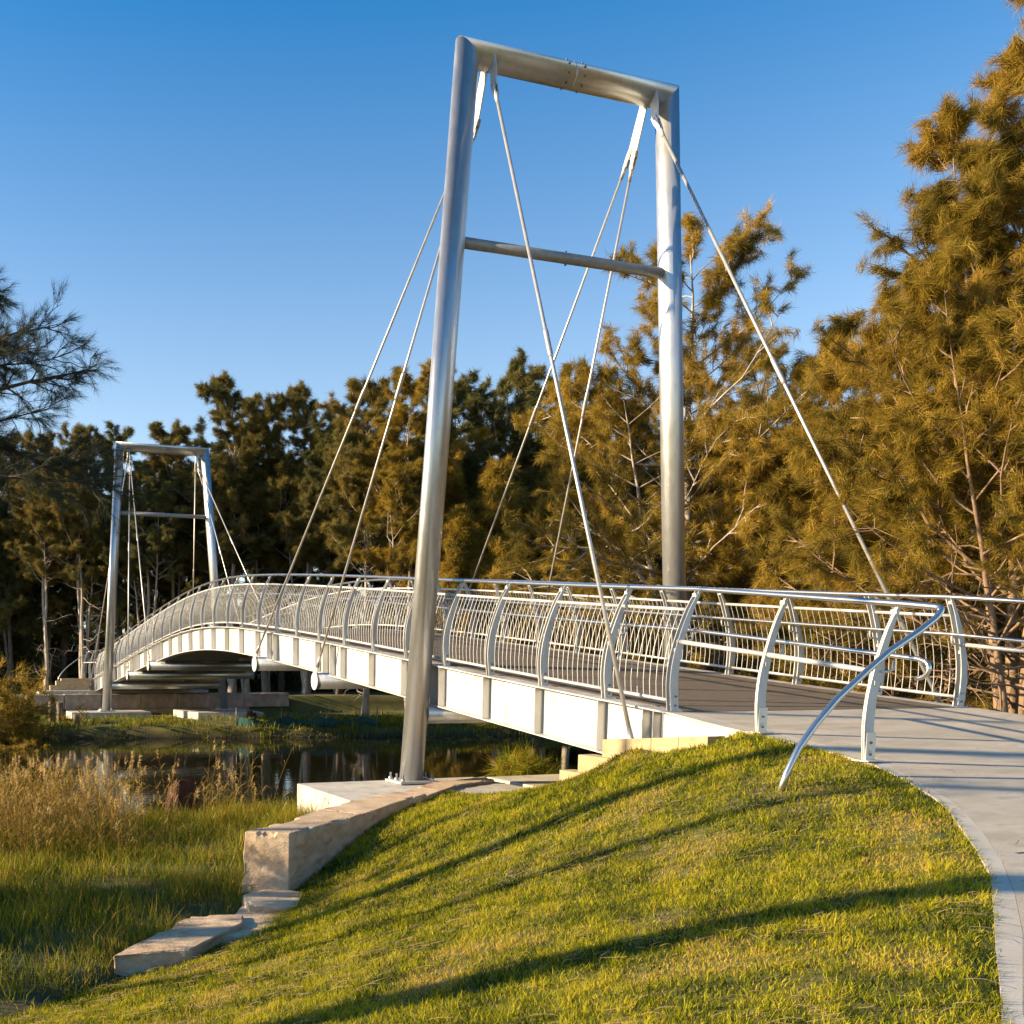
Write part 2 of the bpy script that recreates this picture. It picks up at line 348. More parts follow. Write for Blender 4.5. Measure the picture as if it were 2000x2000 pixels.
def stiffener(x0, sgn, y, par):
    mb = MB(); z = gz(y); a, b = sorted((x0-sgn*.007, x0-sgn*.135))
    mb.box((a,y-.008,z-.659),(b,y+.008,z-.019)); mb.build('stiffener', GALV, par)
for y in STY: stiffener(0, 1, y, gn)
for y in PY[::3]: stiffener(WID, -1, y, gf)
# railings
HP = [0,.12,.25,.4,.55,.7,.85,1.0]; OF = [0,-.018,-.028,-.012,.035,.10,.18,.29]
def off(h): return float(np.interp(h, HP, OF))
def wd(h): return float(np.interp(h, [0,.2,.5,.8,1], [.105,.112,.10,.072,.038]))
H = 1.4
def post(xb, y, zb, sgn, name='railing_post', par=bridge, base=False, scale=1.0):
    mb = MB(); dirs = (-.018,.002) if base else (-.040,.028)
    for dy in dirs:
        v = []; f = []; hs = [i/14 for i in range(15)]
        for h in hs:
            c = xb+sgn*off(h)*scale; w = wd(h)/2; z = zb+.004+h*(H-.03)
            for xx, yy in ((c-w,y+dy),(c+w,y+dy),(c+w,y+dy+.012),(c-w,y+dy+.012)): v.append((xx,yy,z))
        for i in range(14):
            for k in range(4): f.append((i*4+k, i*4+(k+1)%4, i*4+4+(k+1)%4, i*4+4+k))
        f += [(3,2,1,0),(56,57,58,59)]; mb.add(v, f)
    # spacers between the two plates
    for h in (.06,.5,.95):
        c = xb+sgn*off(h)*scale; mb.box((c-.02,y-.03,zb+h*H-.02),(c+.02,y+.03,zb+h*H+.02))
    if base: mb.box((xb-.09,y-.09,zb+.001),(xb+.09,y+.09,zb+.014))
    o = mb.build(name, GALVP, par)
    if y < 12:
        for h in (.045,.12): MB().tube([(xb,y-(.036 if base else .056),zb+h*H),(xb,y-(.02 if base else .039),zb+h*H)], .012, 8).build('bolt', BOLT, o)
    return o
def bracket(xb, y, zb, sgn, par):
    mb = MB(); c = xb+sgn*off(.62)
    mb.tube([(c,y-.02,zb+.80),(c+sgn*.09,y-.02,zb+.80),(c+sgn*.15,y-.02,zb+.82),(c+sgn*.16,y-.02,zb+.90)], .013, 7)
    mb.build('rail_bracket', GALVR, par)
LROFF = off(.62)+.16
def panel(y0, y1, sgn, x0):
    mb = MB()
    def pt(y, h): return (x0+sgn*off(h), y, gz(y)+h*H)
    a, b = y0+.045, y1-.035
    n = max(8, int((b-a)/.108))
    sub = [a+(b-a)*i/3 for i in range(4)]
    mb.tube([pt(y,.83) for y in sub], .022, 8); mb.tube([pt(y,.085) for y in sub], .022, 8)
    hh = [.085,.22,.36,.5,.62,.73,.83]
    for i in range(1, n):
        y = a+(b-a)*i/n; mb.tube([pt(y,h) for h in hh], .0052, 5, False)
    mb.build('baluster_panel', GALVR, bridge)
for side, (x0, sgn) in enumerate(((0,1),(WID,-1))):
    for i, y in enumerate(PY):
        p = post(x0, y, gz(y), sgn)
        if i < 12 or side: bracket(x0, y, gz(y), sgn, p)
    for a, b in zip(PY[:-1], PY[1:]): panel(a, b, sgn, x0)
# posts on the concrete approaches (near left two, far mirrored)
def approach_post(x, y, sgn, z):
    o = post(x, y, z, sgn, base=True, scale=.85); bracket(x, y, z, sgn, o)
    cl = MB(); cl.box((x-.054,y-.028,z+.014),(x+.054,y-.0185,z+.26)); cl.build('post_clamp', GALV, o)
NP = [(-.07,-1.42),(-.2,-2.83)]
for x, y in NP: approach_post(x, y, 1, pz(y))
for x, y in NP: approach_post(x, END-y, 1, .004 if True else 0)
for y in (-1.43,-2.86,-4.3): approach_post(WID+.03, y, -1, pz(y))
for y in (END+1.43,END+2.86): approach_post(WID+.03, y, -1, .004)
# mid rail between the approach posts
def zrail(y, h): return (gz(y) if y <= END else 0)+h
def midrail(xa, ya, xb, yb, sgn):
    mb = MB(); o_ = sgn*off(.55); pts = []
    for i in range(4):
        t = i/3; y = ya+(yb-ya)*t; pts.append((xa+(xb-xa)*t+o_, y, zrail(y, .80)))
    mb.tube(pts, .026, 10); mb.build('mid_rail', GALVR, bridge)
midrail(0,0,*NP[0],1); midrail(*NP[0],*NP[1],1)
midrail(WID,0,WID+.03,-1.43,-1); midrail(WID+.03,-1.43,WID+.03,-2.86,-1); midrail(WID+.03,-2.86,WID+.03,-4.3,-1)
midrail(0,END,NP[0][0],END+1.42,1); midrail(NP[0][0],END+1.42,NP[1][0],END+2.83,1)
# polished top handrails
loop = [(.17,-3.15,1.0),(.12,-3.16,.93),(-.09,-3.16,.80),(-.41,-3.16,.63),(-.64,-3.16,.47),(-.95,-3.16,.24),(-1.17,-3.16,.03),(-1.34,-3.16,-.17),(-1.45,-3.16,-.37),(-1.53,-3.15,-.60)]
near_top = [(.17,-2.83,zrail(-2.83,H)),(.24,-1.42,zrail(-1.42,H))]+[(LEAN,y,gz(y)+H) for y in span(0,END,.6)]
far_loop = [(x, END-y, z-(g(-3.15))) for x,y,z in loop]
near_far = [(.24,END+1.42,H),(.17,END+2.83,H)]
def fillet(pts, k=5, rad=.08):
    out = [Vector(pts[0])]
    for i in range(1, len(pts)-1):
        p = Vector(pts[i]); a = Vector(pts[i-1]); b = Vector(pts[i+1])
        if (p-a).angle(b-p) > .35:
            r = min(rad, (p-a).length/2, (b-p).length/2); A = p+(a-p).normalized()*r; B = p+(b-p).normalized()*r
            for j in range(k+1):
                t = j/k; out.append(A*(1-t)**2+p*2*t*(1-t)+B*t*t)
        else: out.append(p)
    return out+[Vector(pts[-1])]
corner = [(.185,-3.15,1.015)]
near_path = list(reversed(loop[1:]))+corner+near_top+near_far+[(.185,END+3.15,H-.0)]+far_loop[1:]
MB().tube(fillet(near_path), .029, 14).build('handrail', STAINLESS, bridge)
far_path = [(WID-.26,y,zrail(y,H)) for y in (-7,-4.3,-2.86,-1.43)]+[(WID-LEAN,y,gz(y)+H) for y in span(0,END,.6)]+[(WID-.26,END+1.43,H),(WID-.26,END+2.9,H)]
MB().tube(fillet(far_path), .029, 14).build('handrail', STAINLESS, bridge)
# polished lower rails on brackets, the near one ending in a hook
hook = [(.17,-2.97,zrail(-2.97,.93)),(.17,-3.06,zrail(-3,.90)),(.17,-3.08,zrail(-3,.83)),(.17,-3.03,zrail(-3,.77)),(.17,-2.95,zrail(-3,.76))]
low = list(reversed(hook))+[(.18,-2.7,zrail(-2.7,.93)),(.19,-1.42,zrail(-1.42,.93))]+[(LROFF+.0,y,gz(y)+.93) for y in span(0,END,.6)]+[(.19,END+1.42,.93),(.17,END+3,.93)]
MB().tube(fillet(low,4,.06), .022, 12).build('lower_handrail', STAINLESS, bridge)
low2 = [(WID-.2,y,zrail(y,.93)) for y in (-7,-4.3,-2.86,-1.43)]+[(WID-LROFF,y,gz(y)+.93) for y in span(0,END,.6)]+[(WID-.2,END+1.43,.93)]
MB().tube(fillet(low2,4,.06), .022, 12).build('lower_handrail', STAINLESS, bridge)
# cross tubes below the girders that the stays hold, with end plates
for y in TUBES:
    z = gz(y)-.80
    t = MB().tube([(-.40,y,z),(WID+.40,y,z)], .172, 22).build('cross_tube', GALV, bridge)
    for xs_ in (-.412, WID+.40):
        MB().tube([(xs_,y,z),(xs_+.012,y,z)], .19, 22).build('end_plate', GALVP, t)
        s_ = 1 if xs_ < 0 else -1; xx = xs_+s_*.05
        MB().box((xx-.01,y-.07,z+.16),(xx+.01,y+.07,z+.30)).build('lug', GALVP, t)
# underside joists
for y in span(1.5, END-1.5, 1.45):
    z = gz(y); MB().box((.12,y-.05,z-.24),(WID-.12,y+.05,z-.072)).build('joist', GALV, bridge)

# ------------------------------------------------------------------ suspension towers with their stays
def rod(a, b, top_fork=True, par=None, cpl=.45, r=.024):
    a, b = Vector(a), Vector(b); d = (b-a).normalized()
    o = MB().tube([a+d*.30, b], r, 10).build('stay_rod', RODM, par)
    fk = MB(); side = Vector((1,0,0))
    for s_ in (-1,1):
        c0 = a+side*.022*s_; w = d.cross(side).normalized()
        v = [c0-w*.05-d*.05, c0+w*.05-d*.05, c0+w*.055+d*.06, c0+w*.03+d*.26, c0-w*.03+d*.26, c0-w*.055+d*.06]
        v2 = [p+side*.012*s_ for p in v]
        fk.add(v+v2, [tuple(range(6)), tuple(range(11,5,-1))]+[(i,(i+1)%6,(i+1)%6+6,i+6) for i in range(6)])
    fk.tube([a+d*.22, a+d*.42], [.04,.028], 10); fk.tube([a-side*.05, a+side*.05], .02, 10)
    fk.build('fork', GALVP, o)
    m_ = a+(b-a)*cpl; MB().tube([m_-d*.26, m_-d*.2, m_+d*.2, m_+d*.26], [.026,.037,.037,.026], 10).build('coupler', RODM, o)
    MB().tube([b-d*.32, b-d*.05], [.03,.042], 10).build('socket', RODM, o)
def tower(ty, sy, label, zb=-1.43):
    """sy = +1: the span lies towards +Y"""
    T = empty('suspension_tower', (2.27, ty, zb), 0, label, 'bridge tower', 'steel portal towers of the footbridge')
    xa0, xa1 = -.4715, .34; xb0, xb1 = WID+.4715, WID-.34; zt = 10.2
    r = .198
    la = Vector((xa1-xa0,0,zt-zb)).normalized(); lb = Vector((xb1-xb0,0,zt-zb)).normalized()
    nA = (la+Vector((1,0,0))).normalized(); nB = (lb+Vector((-1,0,0))).normalized()
    A = MB().tube([(xa0,ty,zb+.05),(xa1,ty,zt)], r, 32, n1=nA).build('leg', GALV, T)
    B = MB().tube([(xb0,ty,zb+.05),(xb1,ty,zt)], r, 32, n1=nB).build('leg', GALV, T)
    bm_ = MB().tube([(xa1,ty,zt),(xb1,ty,zt)], r, 32, n0=nA, n1=nB).build('top_beam', GALV, T)
    MB().tube([(2.25,ty,zt),(2.262,ty,zt)], r+.004, 32).build('splice_ring', GALV, bm_)
    bl = MB()
    for k in range(5):
        a = R_(60-40*k); 
        for dx in (-.14,.16): bl.tube([(2.256+dx,ty-math.cos(a)*(r-.01),zt+math.sin(a)*(r-.01)),(2.256+dx,ty-math.cos(a)*(r+.022),zt+math.sin(a)*(r+.022))], .018, 6)
    bl.build('splice_bolt', BOLT, bm_)
    zc = 7.34; fx = lambda z: xa0+(xa1-xa0)*(z-zb)/(zt-zb)
    cb = MB().tube([(fx(zc)+.17,ty,zc),(WID-fx(zc)-.17,ty,zc)], .088, 24).build('cross_beam', GALVSHADE, T)
    MB().tube([(2.27,ty,zc-.115),(2.27,ty,zc+.115)], .02, 8).build('splice_bolt', BOLT, cb)
    zs = gz(ty)-.83
    MB().tube([(fx(zs)+.15,ty,zs),(WID-fx(zs)-.15,ty,zs)], .17, 24).build('support_beam', GALV, T)
    for leg, x in ((A, xa0), (B, xb0)):
        MB().box((x-.34,ty-.31,zb+.012),(x+.34,ty+.31,zb+.055)).build('base_plate', GALVP, leg, bevel=.006)
        for dx, dy in ((-.27,-.24),(-.27,.24),(.27,-.24),(.27,.24),(-.27,0),(.27,0)):
            mb = MB(); mb.tube([(x+dx,ty+dy,zb+q) for q in (.05,.056,.10,.102,.17)], [.03,.036,.036,.017,.017], 8)
            mb.build('bolt', BOLT if False else GALV, leg)
    tubes = [y for y in TUBES if (y-MID)*sy < 0]
    for s_, xm in ((1, 0), (-1, WID)):
        f = lambda x: xm+s_*x
        # twin hanger plates: one towards the span, one towards the bank
        z0 = zt-.17
        def plate(pts, name='hanger_plate'):
            pr = [Vector(p) for p in pts]; v = [p+Vector((.011,0,0)) for p in pr]+[p-Vector((.011,0,0)) for p in pr]; n = len(pr)
            return MB().add(v, [tuple(range(n)), tuple(range(2*n-1,n-1,-1))]+[(i,(i+1)%n,(i+1)%n+n,i+n) for i in range(n)]).build(name, GALVP, T)
        xh = f(.72)
        plate([(xh,ty+sy*.08,z0+.05),(xh,ty+sy*.19,z0+.10),(xh,ty+sy*.47,z0-.52),(xh,ty+sy*.45,z0-.70),(xh,ty+sy*.29,z0-.72),(xh,ty+sy*.03,z0-.05)])
        plate([(xh,ty-sy*.21,z0+.12),(xh,ty-sy*.04,z0+.04),(xh,ty-sy*.14,z0-.36),(xh,ty-sy*.20,z0-.42),(xh,ty-sy*.28,z0-.36),(xh,ty-sy*.27,z0-.1)])
        for k, y in enumerate(sorted(tubes, key=lambda q: abs(q-ty))):
            z = gz(y)-.80+.24
            top = (xh, ty+sy*(.31 if k == 0 else .43), z0-(.66 if k == 0 else .60))
            rod(top, (f(-.36), y, z), par=T, cpl=.42)
        foot = (f(-.35), ty-sy*5.62, -.50)
        rod((xh, ty-sy*.20, z0-.33), foot, par=T, cpl=.46, r=.026)
    return T
tower(TY1, 1, 'tall near tower of silver steel tubes on the grassy bank, with steel stays')
tower(TY2, -1, 'small distant tower of silver steel tubes at the far left end of the bridge')

# ------------------------------------------------------------------ concrete and stone
def prism(name, poly, zt, zb, m, bevel=.02, **kw):
    n = len(poly); cx = sum(p[0] for p in poly)/n; cy = sum(p[1] for p in poly)/n
    v = [(x-cx,y-cy,zt-zb) for x,y in poly]+[(x-cx,y-cy,0) for x,y in poly]
    mb = MB().add(v, [tuple(range(n)), tuple(range(2*n-1,n-1,-1))]+[(i,(i+1)%n,(i+1)%n+n,i+n) for i in range(n)])
    o = mb.build(name, m, bevel=bevel, **kw); o.location = (cx,cy,zb); return o
G1 = 'concrete footings of the bridge towers'
prism('concrete_footing', [(-2.36,4.0),(1.0,3.95),(1.0,6.35),(-2.32,6.39)], -1.43, -2.3, CONC, label='concrete slab under the near tower leg, with the long sandstone coping in front', cat='footing', group=G1)
prism('concrete_footing', [(1.25,4.5),(6.9,4.5),(6.9,6.4),(1.25,6.3)], -1.435, -2.2, CONC, label='concrete slab in the shade under the bridge, just left of the yellow stepped blocks', cat='footing', group=G1)
prism('concrete_footing', [(-2.12,35.9),(1.35,35.7),(1.35,37.9),(-2.12,37.9)], -1.43, -2.0, CONC, label='low concrete footing under the left leg of the far tower', cat='footing', group=G1)
prism('concrete_footing', [(2.84,36.1),(3.2,34.5),(5.94,33.6),(6.2,37.8),(2.84,37.8)], -1.43, -2.15, CONC, label='larger concrete footing under the right leg of the far tower, jutting over the water', cat='footing', group=G1)
prism('abutment', [(-.17,-.115),(4.75,-.115),(4.75,-.13),(4.75,-.95),(-.20,-.95)], -.125, -1.3, CONC, bevel=.01, label='pale concrete abutment at the near end of the bridge beside the yellow blocks', cat='abutment')
bpy.data.objects['abutment'].location.z += -.05
prism('abutment', [(-.3,END+.15),(4.8,END+.15),(4.8,END+1.2),(-.3,END+1.2)], -.03, -1.3, CONC, bevel=.01, label='concrete abutment at the far end of the bridge above the stone wall', cat='abutment')
# wing of the near abutment: pale face under the path edge
mb = MB(); mb.add([(-.21,-.11,-.03),(-.14,-.11,-.03),(-.14,-1.3,-.17),(-.21,-1.3,-.17),(-.21,-.11,-.8),(-.14,-.11,-.8),(-.14,-1.3,-.8),(-.21,-1.3,-.8)],
   [(0,1,2,3),(7,6,5,4),(0,4,5,1),(1,5,6,2),(2,6,7,3),(3,7,4,0)])
mb.build('wing_wall', noisy('cream render', (.56,.50,.40), (.62,.56,.46), 3, .85), bpy.data.objects['abutment']).matrix_parent_inverse = bpy.data.objects['abutment'].matrix_basis.inverted()

def rough_block(name, poly, zt, zb, m, seed, amp=.03, side_amp=.05, label=None, cat='stone block', group=None, res=.08, flare=0):
    """quarried block: bevelled, finely divided prism pushed in and out by continuous noise"""
    import bmesh
    from mathutils import noise
    n = len(poly); cx = sum(p[0] for p in poly)/n; cy = sum(p[1] for p in poly)/n
    if not hasattr(zt, '__len__'): zt = [zt]*n
    bm = bmesh.new()
    top = [bm.verts.new((x-cx,y-cy,z-zb)) for (x,y),z in zip(poly, zt)]; bot = [bm.verts.new(((x-cx)*(1+flare),(y-cy)*(1+flare),0)) for x,y in poly]
    bm.faces.new(top); bm.faces.new(bot[::-1])
    for i in range(n): bm.faces.new((top[i],bot[i],bot[(i+1)%n],top[(i+1)%n]))
    bmesh.ops.recalc_face_normals(bm, faces=bm.faces)
    bmesh.ops.bevel(bm, geom=[e for e in bm.edges if e.calc_face_angle(0) > .6], offset=.012, segments=1, affect='EDGES')
    for _ in range(7):
        ed = [e for e in bm.edges if e.calc_length() > res]
        if not ed: break
        bmesh.ops.subdivide_edges(bm, edges=ed, cuts=1)
        bmesh.ops.triangulate(bm, faces=[f for f in bm.faces if len(f.verts) > 3])
    bm.normal_update(); mv = []
    for v in bm.verts:
        p = Vector((v.co.x+seed*3.1, v.co.y-seed*1.7, v.co.z)); nn = v.normal
        a = noise.noise(p*2.2)*.6+noise.noise(p*6.5)*.3+noise.noise(p*16)*.12
        side = 1-max(0, nn.z)
        chip = max(0, noise.noise(p*3.3+Vector((9,2,4)))-.12)*1.6 if .2 < nn.z < .97 else 0
        mv.append((v, nn*(a*(amp*.25+side*side_amp*.55)-chip*amp*2.2)))
    for v, d in mv: v.co += d
    me = bpy.data.meshes.new(name); bm.to_mesh(me); bm.free(); me.materials.append(m)
    o = bpy.data.objects.new(name, me); COL.objects.link(o); o.location = (cx,cy,zb)
    return tag(o, label, cat, group)
GW = 'sandstone blocks of the wall below the lawn'
rough_block('sandstone_block', [(-4.84,1.15),(-4.40,.86),(-3.45,1.62),(-3.02,2.02),(-3.35,2.62),(-4.02,1.86)], -1.33, -2.02, SAND, 1, amp=.045, side_amp=.07, flare=.05, label='big sandstone block at the front end of the wall, its tall cut face showing', group=GW)
rough_block('sandstone_block', [(-3.34,2.63),(-3.01,2.03),(-2.15,2.90),(-1.30,3.66),(-1.62,4.02),(-2.50,3.38)], -1.335, -1.95, SAND, 2, amp=.045, label='long middle sandstone coping block beside the concrete slab', group=GW)
rough_block('sandstone_block', [(-1.61,4.03),(-1.29,3.67),(-.12,4.86),(.85,5.35),(.95,5.85),(-.40,5.25)], -1.37, -1.95, SAND, 3, amp=.045, label='rearmost sandstone coping block, right of the near tower leg', group=GW)
rough_block('sandstone_block', [(-5.10,.20),(-4.62,.02),(-4.30,.66),(-4.62,1.05),(-4.98,.72)], -1.955, -2.3, SAND, 8, amp=.05, side_amp=.08, label='small stepped sandstone piece wedged right under the big end block', group=GW)
rough_block('sandstone_block', [(-5.62,-.62),(-5.05,-.75),(-4.35,.62),(-4.62,1.05),(-5.12,.45)], -2.025, -2.35, SAND, 4, amp=.06, side_amp=.09, label='flat sandstone block between the small stepped piece and the lowest slab', group=GW)
rough_block('sandstone_block', [(-6.72,-1.02),(-6.02,-1.05),(-5.32,-.35),(-5.2,.02),(-5.72,.18),(-6.35,-.55)], [-2.0,-2.0,-1.98,-1.99,-2.0,-2.02], -2.5, SAND, 5, amp=.09, side_amp=.14, label='lowest reddish sandstone slab at the bottom end of the stone wall', group=GW)
# yellow retaining blocks beside the abutment
GY_ = 'yellow retaining blocks beside the near abutment'
def yblock(y0, y1, zt0, zt1, hb, label, x0=-.56, x1=-.34):
    v = [(0,0,-hb),(x1-x0,0,-hb),(x1-x0,y1-y0,-hb),(0,y1-y0,-hb),(0,0,zt0),(x1-x0,0,zt0),(x1-x0,y1-y0,zt1),(0,y1-y0,zt1)]
    o = MB().add(v, [(0,3,2,1),(4,5,6,7),(0,1,5,4),(1,2,6,5),(2,3,7,6),(3,0,4,7)]).build('retaining_block', SANDY, bevel=.008, label=label, cat='retaining block', group=GY_); o.location = (x0,y0,0)
for k, (y0, y1) in enumerate(((.096,.53),(-.34,.092),(-.78,-.344),(-1.22,-.784))):
    t = lambda y: -.352-(y-.53)*.083
    yblock(y0, y1, t(y0), t(y1), .565, ['yellow retaining block at the left end of the top course','second yellow retaining block of the top course, counted from its left end','third yellow retaining block of the top course, counted from its left end','rightmost yellow retaining block, meeting the pale concrete edge'][k])
yblock(.2,1.00,-.569,-.569,.79,'yellow retaining block of the middle step, below the top course',-.565,-.345)
yblock(.5,1.38,-.794,-.794,1.02,'lowest yellow retaining block, resting beside the shaded concrete slab',-.57,-.35)
# far bank: terrace wall, steps
GF = 'stone blocks of the far terrace wall'
xw = [-3.7,-1.95,-.2,1.7,3.5,5.2,6.9,9.3]
for i in range(7):
    nm = ['leftmost stone block of the far terrace wall','second stone block from the left in the far terrace wall, behind the left tower leg','third stone block from the left in the far terrace wall','middle stone block of the far terrace wall','stone block of the far terrace wall just left of the right tower leg','reddish stone block of the far terrace wall just right of the right tower leg','rightmost pale stone block of the far terrace wall above the teal netting'][i]
    rough_block('wall_block', [(xw[i]+.01,39.7),(xw[i+1]-.01,39.7),(xw[i+1]-.01,40.4),(xw[i]+.01,40.4)], -.74+.02*(i%2), -1.42, SANDF, 10+i, amp=.03, label=nm, group=GF, res=.3)
rough_block('wall_course', [(-1.9,39.62),(7.2,39.62),(7.2,40.3),(-1.9,40.3)], -1.43, -1.75, SANDF, 30, amp=.03, label='low base course of stone under the far terrace wall', cat='stone wall', res=.3)
GS = 'yellow block courses beside the far abutment'
for k,(a,z0,z1) in enumerate(((-2.3,-.58,-.34),(-2.0,-.336,-.12),(-1.75,-.116,.0))):
    mb = MB().box((0,0,0),(-.32-a,.4,z1-z0)); o = mb.build('retaining_block', SANDY, bevel=.01, label=['bottom yellow block course left of the far end of the bridge','middle yellow block course left of the far end of the bridge','top yellow block course left of the far end of the bridge'][k], cat='retaining block', group=GS); o.location = (a,42.3,z0)
prism('concrete_ledge', [(-2.9,41.7),(5.6,41.7),(5.6,43.5),(-2.9,43.5)], -.60, -.74, CONC, bevel=.01, label='thin concrete ledge on top of the far terrace wall', cat='ledge')
def gh(x, y): return float(ground(np.array([x]), np.array([y]))[0])
# timber bollards, netting, stumps
GB = 'timber bollards on the far bank'
for u, d, h, lb in ((105,44.5,.95,'leftmost weathered timber bollard on the far bank'),(121,44,.98,'weathered timber bollard on the far bank, second from the left'),(152,43,.55,'short weathered timber bollard in front of the left far footing')):
    p = atd(u, d); z = gh(p.x, p.y)-.05; mb = MB(); mb.tube([(0,0,0),(.01,0,h*.6),(0,.01,h-.03),(0,0,h)], [.15,.145,.14,.12], 12)
    o = mb.build('bollard', TIMBER, label=lb, cat='bollard', group=GB); o.location = (p.x,p.y,z)
net = empty('silt_fence', atd(560,43.2,-1.55), 0, 'sagging teal silt netting on thin pegs along the far bank', 'netting')
us = np.linspace(462, 735, 26); v = []; 
for i, u in enumerate(us):
    p = atd(u, 42.6-.4*math.sin(i*.5)); zb = gh(p.x, p.y)-.03; sag = .10*math.sin(i*.9)+.05*math.sin(i*2.3)
    v += [(p.x,p.y,zb), (p.x+.03,p.y+.02,zb+.30+sag*.7)]
vv = v+[(x+.008,y+.008,z) for x,y,z in v]; n = len(v)
f = [(2*i,2*i+2,2*i+3,2*i+1) for i in range(25)]+[(n+2*i,n+2*i+1,n+2*i+3,n+2*i+2) for i in range(25)]
MB().add(vv, f).build('netting_sheet', TEAL, net)
for i in (0,8,16,25):
    x, y, z = v[2*i]; MB().tube([(x,y-.03,z),(x,y-.03,z+.85)], .02, 6).build('peg', BOLT, net)
def stump(loc, r, h, label, seed, m=STUMPM, sc=1):
    n = 40; rr = random.Random(seed); v = []; f = []; K_ = 9
    jag = [h*(.80+.16*math.sin(2*math.pi*i/n+seed)+.07*math.sin(2*math.pi*i/n*5+1)+.05*rr.uniform(-1,1)) for i in range(n)]
    for k in range(K_):
        t = k/(K_-1)
        for i in range(n):
            a = 2*math.pi*i/n; q = r*(1.35-.45*t**.6)*(1+.08*math.sin(a*4+seed)+.05*math.sin(a*9+t*2)+.03*rr.uniform(-1,1))
            v.append((q*math.cos(a)+.03*t, q*math.sin(a), jag[i]*t))
    for i in range(n):
        a = 2*math.pi*i/n; v.append((.6*r*math.cos(a)*.8, .6*r*math.sin(a)*.8, jag[i]*.78+.03*rr.uniform(-1,1)))
    c = len(v); v.append((0,0,h*.5))
    for k in range(K_):
        for i in range(n): f.append((k*n+i, k*n+(i+1)%n, (k+1)*n+(i+1)%n, (k+1)*n+i))
    for i in range(n): f.append((K_*n+i, K_*n+(i+1)%n, c))
    o = MB().add(v, f).build('tree_stump', m, label=label, cat='tree stump'); o.location = loc
stump((-4.05,7.5,gh(-4.05,7.5)-.05), .24, .80, 'dark red rotten stump among the reeds on the near bank', 3)
stump((5.35,33.5,-1.85), .22, .55, 'dark charred stump leaning on the front of the right far footing', 5)

# ------------------------------------------------------------------ trees
def tubes_np(lines, n=6):
    """lines: list of (pts (k,3), radii (k,)) -> V, F quads"""
    Vs = []; Fs = []; o = 0
    ang = np.linspace(0, 2*np.pi, n, endpoint=False); c, s = np.cos(ang), np.sin(ang)
    for pts, rad in lines:
        pts = np.asarray(pts); k = len(pts); d = np.gradient(pts, axis=0); d /= np.linalg.norm(d, axis=1)[:,None]+1e-9
        up = np.array([0,0,1.]) if abs(d[0,2]) < .8 else np.array([1.,0,0])
        u = np.cross(d, up); u /= np.linalg.norm(u, axis=1)[:,None]+1e-9; w = np.cross(d, u)
        ring = pts[:,None,:]+(u[:,None,:]*c[None,:,None]+w[:,None,:]*s[None,:,None])*np.asarray(rad)[:,None,None]
        Vs.append(ring.reshape(-1,3))
        i = np.arange(k-1)[:,None]*n; j = np.arange(n)[None,:]; j2 = (j+1)%n
        Fs.append(np.stack([i+j, i+j2, i+n+j2, i+n+j], -1).reshape(-1,4)+o); o += k*n
    return np.concatenate(Vs), np.concatenate(Fs)
def norm(a): return a/(np.linalg.norm(a, axis=-1, keepdims=True)+1e-9)
def curve(p0, d0, length, k, r, bend=(0,0,.0), wig=.15):
    """k-point wandering branch"""
    pts = [np.array(p0, float)]; d = norm(np.array(d0, float)); st = length/(k-1)
    for _ in range(k-1):
        d = norm(d+np.array(bend)+r.normal(0, wig, 3)); pts.append(pts[-1]+d*st)
    return np.array(pts)
def needles(tp, td, tt, m, Ln, w, r, spread=.6, droop=.12, pos=.12):
    """tufts -> thin triangles.  tp,td (T,3), tt (T,) tones"""
    T = len(tp); b = np.repeat(tp, m, 0)+r.normal(0, pos*.45, (T*m,3))+np.repeat(td, m, 0)*r.uniform(-1.6, 1.2, (T*m,1))*pos; d = np.repeat(td, m, 0)+r.normal(0, spread, (T*m,3)); d[:,2] -= droop
    d = norm(d); l = Ln*r.uniform(.6,1.25,(T*m,1)); s = norm(np.cross(d, r.normal(0,1,(T*m,3))))*w*.5
    tip = b+d*l; tip[:,2] -= .06*l[:,0]
    V = np.stack([b-s, b+s, tip], 1).reshape(-1,3); F = np.arange(T*m*3).reshape(-1,3)
    tone = np.repeat(np.clip(np.repeat(tt, m)+r.normal(0,.10,T*m), 0, 1), 3)
    return V, F, tone
